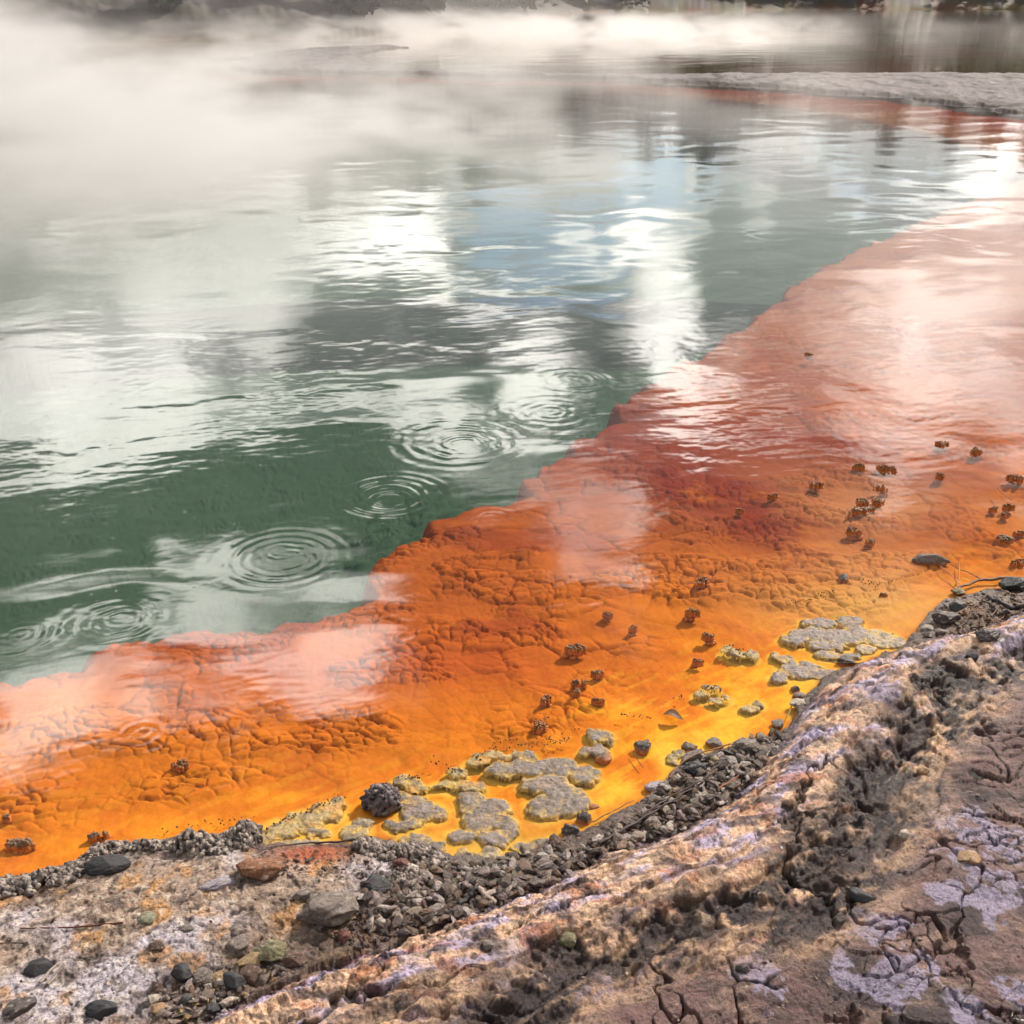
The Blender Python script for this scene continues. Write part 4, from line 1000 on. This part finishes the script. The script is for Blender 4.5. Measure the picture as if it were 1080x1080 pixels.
# ------------------------------------------------------------------ sky, clouds, sun
SUN_AZ, SUN_EL = radians(44), radians(38)
w = bpy.data.worlds.new('World'); SC.world = w; w.use_nodes = True; nt = w.node_tree; nt.nodes.clear()
def WN(t, **k):
    n = nt.nodes.new(t)
    for a, b in k.items():
        if a.startswith('i_'):
            key = a[2:]; key = int(key) if key.isdigit() else key.replace('_', ' ')
            n.inputs[key].default_value = b
        else: setattr(n, a, b)
    return n
def WL(a, b): nt.links.new(a, b)
def wm(op, a, b=None, clamp=False):
    n = WN('ShaderNodeMath', operation=op); n.use_clamp = clamp
    for k, q in enumerate((a, b)):
        if q is None: continue
        if hasattr(q, 'links'): WL(q, n.inputs[k])
        else: n.inputs[k].default_value = q
    return n.outputs[0]
sky = WN('ShaderNodeTexSky', sky_type='NISHITA', sun_disc=False, sun_elevation=SUN_EL, sun_rotation=SUN_AZ)
tc = WN('ShaderNodeTexCoord'); dirv = tc.outputs['Generated']
# wispy displacement of the cloud outlines
nz = WN('ShaderNodeTexNoise', i_Scale=7.0, i_Detail=3.0, i_Roughness=.62); WL(dirv, nz.inputs['Vector'])
off = WN('ShaderNodeVectorMath', operation='SUBTRACT'); WL(nz.outputs['Color'], off.inputs[0]); off.inputs[1].default_value = (.5, .5, .5)
sc_ = WN('ShaderNodeVectorMath', operation='SCALE', i_Scale=.26); WL(off.outputs[0], sc_.inputs[0])
ad = WN('ShaderNodeVectorMath', operation='ADD'); WL(dirv, ad.inputs[0]); WL(sc_.outputs[0], ad.inputs[1])
sp = WN('ShaderNodeSeparateXYZ'); WL(ad.outputs[0], sp.inputs[0])
az = wm('ARCTAN2', sp.outputs[0], sp.outputs[1]); hor = wm('SQRT', wm('ADD', wm('MULTIPLY', sp.outputs[0], sp.outputs[0]), wm('MULTIPLY', sp.outputs[1], sp.outputs[1]))); el = wm('ARCTAN2', sp.outputs[2], hor)
# cloud banks: azimuth and height in the sky of each, as mirrored by the pool
def sky_at(px, py, rx, ry):
    d = ray(px, py); a = atan2(d[0], d[1]); e = atan2(-d[2], math.hypot(d[0], d[1]))
    return a, e, rx/F/cos(e)*1.0, ry/F
CL = [(985,440,150,40,.12),  # px, py, rx, ry, strength of white cloud (negative = gap)
 (195,255,100,80,1.25),(430,195,120,26,.8),(330,225,110,40,.75),(690,290,70,80,.75),(400,255,70,50,.45),(610,232,90,22,.55),(520,298,70,24,.6),(560,320,90,22,.4),(640,225,90,26,.6),(672,165,30,14,.7),(440,300,120,34,.7),(60,200,90,60,.7),
 (95,430,130,66,1.3),(40,490,100,38,1.1),(380,430,160,38,.95),(500,420,80,26,.6),(180,625,130,30,.95),(60,650,80,26,.5),
 (330,690,80,48,1.0),(250,720,60,30,.5),(742,400,52,90,.95),(60,765,100,45,1.0),(880,182,150,14,.6),(1020,200,90,22,.75),(1040,315,80,45,.4),(920,330,100,30,.3),
 (970,470,190,60,.42),(900,580,150,40,.25),(560,480,60,26,.4),(620,560,30,60,.5),(860,260,60,20,.4),(1000,400,120,34,.42)]
GAP = [(590,282,80,26,1.3),(560,212,110,24,1.0),(700,185,70,14,.9),(930,178,80,10,1.0),(98,484,18,9,1.4)]
DIM = [(810,505,110,38,.9),(480,590,120,60,.5),(70,575,200,42,.8),(820,262,60,36,.5),(640,320,90,18,.4),(330,350,200,20,.2)]
def blobs(lst):
    tot = None
    for (px, py, rx, ry, s) in lst:
        a, e, sa, se = sky_at(px, py, rx, ry)
        u = wm('DIVIDE', wm('SUBTRACT', az, a), sa); v = wm('DIVIDE', wm('SUBTRACT', el, e), se)
        q = wm('ADD', wm('MULTIPLY', u, u), wm('MULTIPLY', v, v))
        kk = wm('SUBTRACT', 1.0, wm('MULTIPLY', q, .36), True); k = wm('MULTIPLY', wm('MULTIPLY', kk, kk), s)
        tot = k if tot is None else wm('ADD', tot, k)
    return tot
white = wm('SUBTRACT', blobs(CL), blobs(DIM)); gap = blobs(GAP)
nc = WN('ShaderNodeTexNoise', i_Scale=3.2, i_Detail=4.0, i_Roughness=.6); WL(dirv, nc.inputs['Vector'])
# elsewhere in the sky: ordinary broken cloud
elev_hi = WN('ShaderNodeMapRange', i_1=radians(42), i_2=radians(56), i_3=0.0, i_4=1.0); elev_hi.interpolation_type = 'SMOOTHSTEP'; WL(el, elev_hi.inputs[0])
azabs = wm('ABSOLUTE', az); az_out = WN('ShaderNodeMapRange', i_1=radians(34), i_2=radians(48), i_3=0.0, i_4=1.0); az_out.interpolation_type = 'SMOOTHSTEP'; WL(azabs, az_out.inputs[0])
other = wm('MAXIMUM', elev_hi.outputs[0], az_out.outputs[0])
rnd = WN('ShaderNodeMapRange', i_1=.42, i_2=.62, i_3=0.0, i_4=.75); WL(nc.outputs[0], rnd.inputs[0])
tot = wm('ADD', wm('SUBTRACT', white, gap), wm('MULTIPLY', wm('SUBTRACT', nc.outputs[0], .5), 1.0))
tot = wm('ADD', tot, wm('MULTIPLY', other, rnd.outputs[0]))
wfac = WN('ShaderNodeMapRange', i_1=.02, i_2=1.0, i_3=0.0, i_4=1.0); wfac.interpolation_type = 'SMOOTHSTEP'; WL(tot, wfac.inputs[0])
# thin grey veil between the white banks, open to blue in the gaps
veil = WN('ShaderNodeMapRange', i_1=.15, i_2=.75, i_3=.93, i_4=.0); WL(wm('ADD', gap, wm('MULTIPLY', wm('SUBTRACT', nc.outputs[0], .5), .6)), veil.inputs[0])
b_sky = WN('ShaderNodeBackground', i_Strength=.15); WL(sky.outputs[0], b_sky.inputs[0])
vst = WN('ShaderNodeMapRange', i_1=radians(6), i_2=radians(26), i_3=.75, i_4=.12); WL(el, vst.inputs[0])
vst2 = wm('ADD', wm('MULTIPLY', vst.outputs[0], wm('SUBTRACT', 1.0, other)), wm('MULTIPLY', other, .5))
b_veil = WN('ShaderNodeBackground'); WL(vst2, b_veil.inputs[1]); b_veil.inputs[0].default_value = (.86, .86, .82, 1)
cst = WN('ShaderNodeMapRange', i_1=radians(7), i_2=radians(34), i_3=1.9, i_4=7.2); WL(el, cst.inputs[0])
cst2 = wm('ADD', wm('MULTIPLY', cst.outputs[0], wm('SUBTRACT', 1.0, other)), wm('MULTIPLY', other, .75))
nb = WN('ShaderNodeTexNoise', i_Scale=9.0, i_Detail=2.0, i_Roughness=.6); WL(dirv, nb.inputs['Vector'])
cst2 = wm('MULTIPLY', cst2, wm('ADD', .6, wm('MULTIPLY', nb.outputs[0], .8)))
b_wh = WN('ShaderNodeBackground'); WL(cst2, b_wh.inputs[1]); b_wh.inputs[0].default_value = (1.0, .965, .90, 1)
m1 = WN('ShaderNodeMixShader'); WL(veil.outputs[0], m1.inputs[0]); WL(b_sky.outputs[0], m1.inputs[1]); WL(b_veil.outputs[0], m1.inputs[2])
m2 = WN('ShaderNodeMixShader'); WL(wfac.outputs[0], m2.inputs[0]); WL(m1.outputs[0], m2.inputs[1]); WL(b_wh.outputs[0], m2.inputs[2])
wout = WN('ShaderNodeOutputWorld'); WL(m2.outputs[0], wout.inputs[0])
w.cycles.sampling_method = 'MANUAL'; w.cycles.sample_map_resolution = 1024

sd = bpy.data.lights.new('sun', 'SUN'); sd.energy = 4.8; sd.angle = radians(2); sd.color = (1, .90, .78)
so = bpy.data.objects.new('sun', sd); COL.objects.link(so); so.rotation_euler = (pi/2-SUN_EL, 0, pi-SUN_AZ); so.location = (0, 0, 30)

vs = SC.view_settings; SC.display_settings.display_device = 'sRGB'; vs.view_transform = 'Standard'; vs.look = 'None'; vs.exposure = 0.22; vs.gamma = 1
cy = SC.cycles
cy.use_denoising = True; cy.max_bounces = 4; cy.diffuse_bounces = 1; cy.glossy_bounces = 1; cy.transparent_max_bounces = 8; cy.volume_bounces = 1
cy.volume_step_rate = .18; cy.volume_max_steps = 80; cy.use_adaptive_sampling = True; cy.adaptive_threshold = .06; cy.adaptive_min_samples = 16; cy.time_limit = 900
cy.sample_clamp_indirect = 6; cy.caustics_reflective = False; cy.caustics_refractive = False
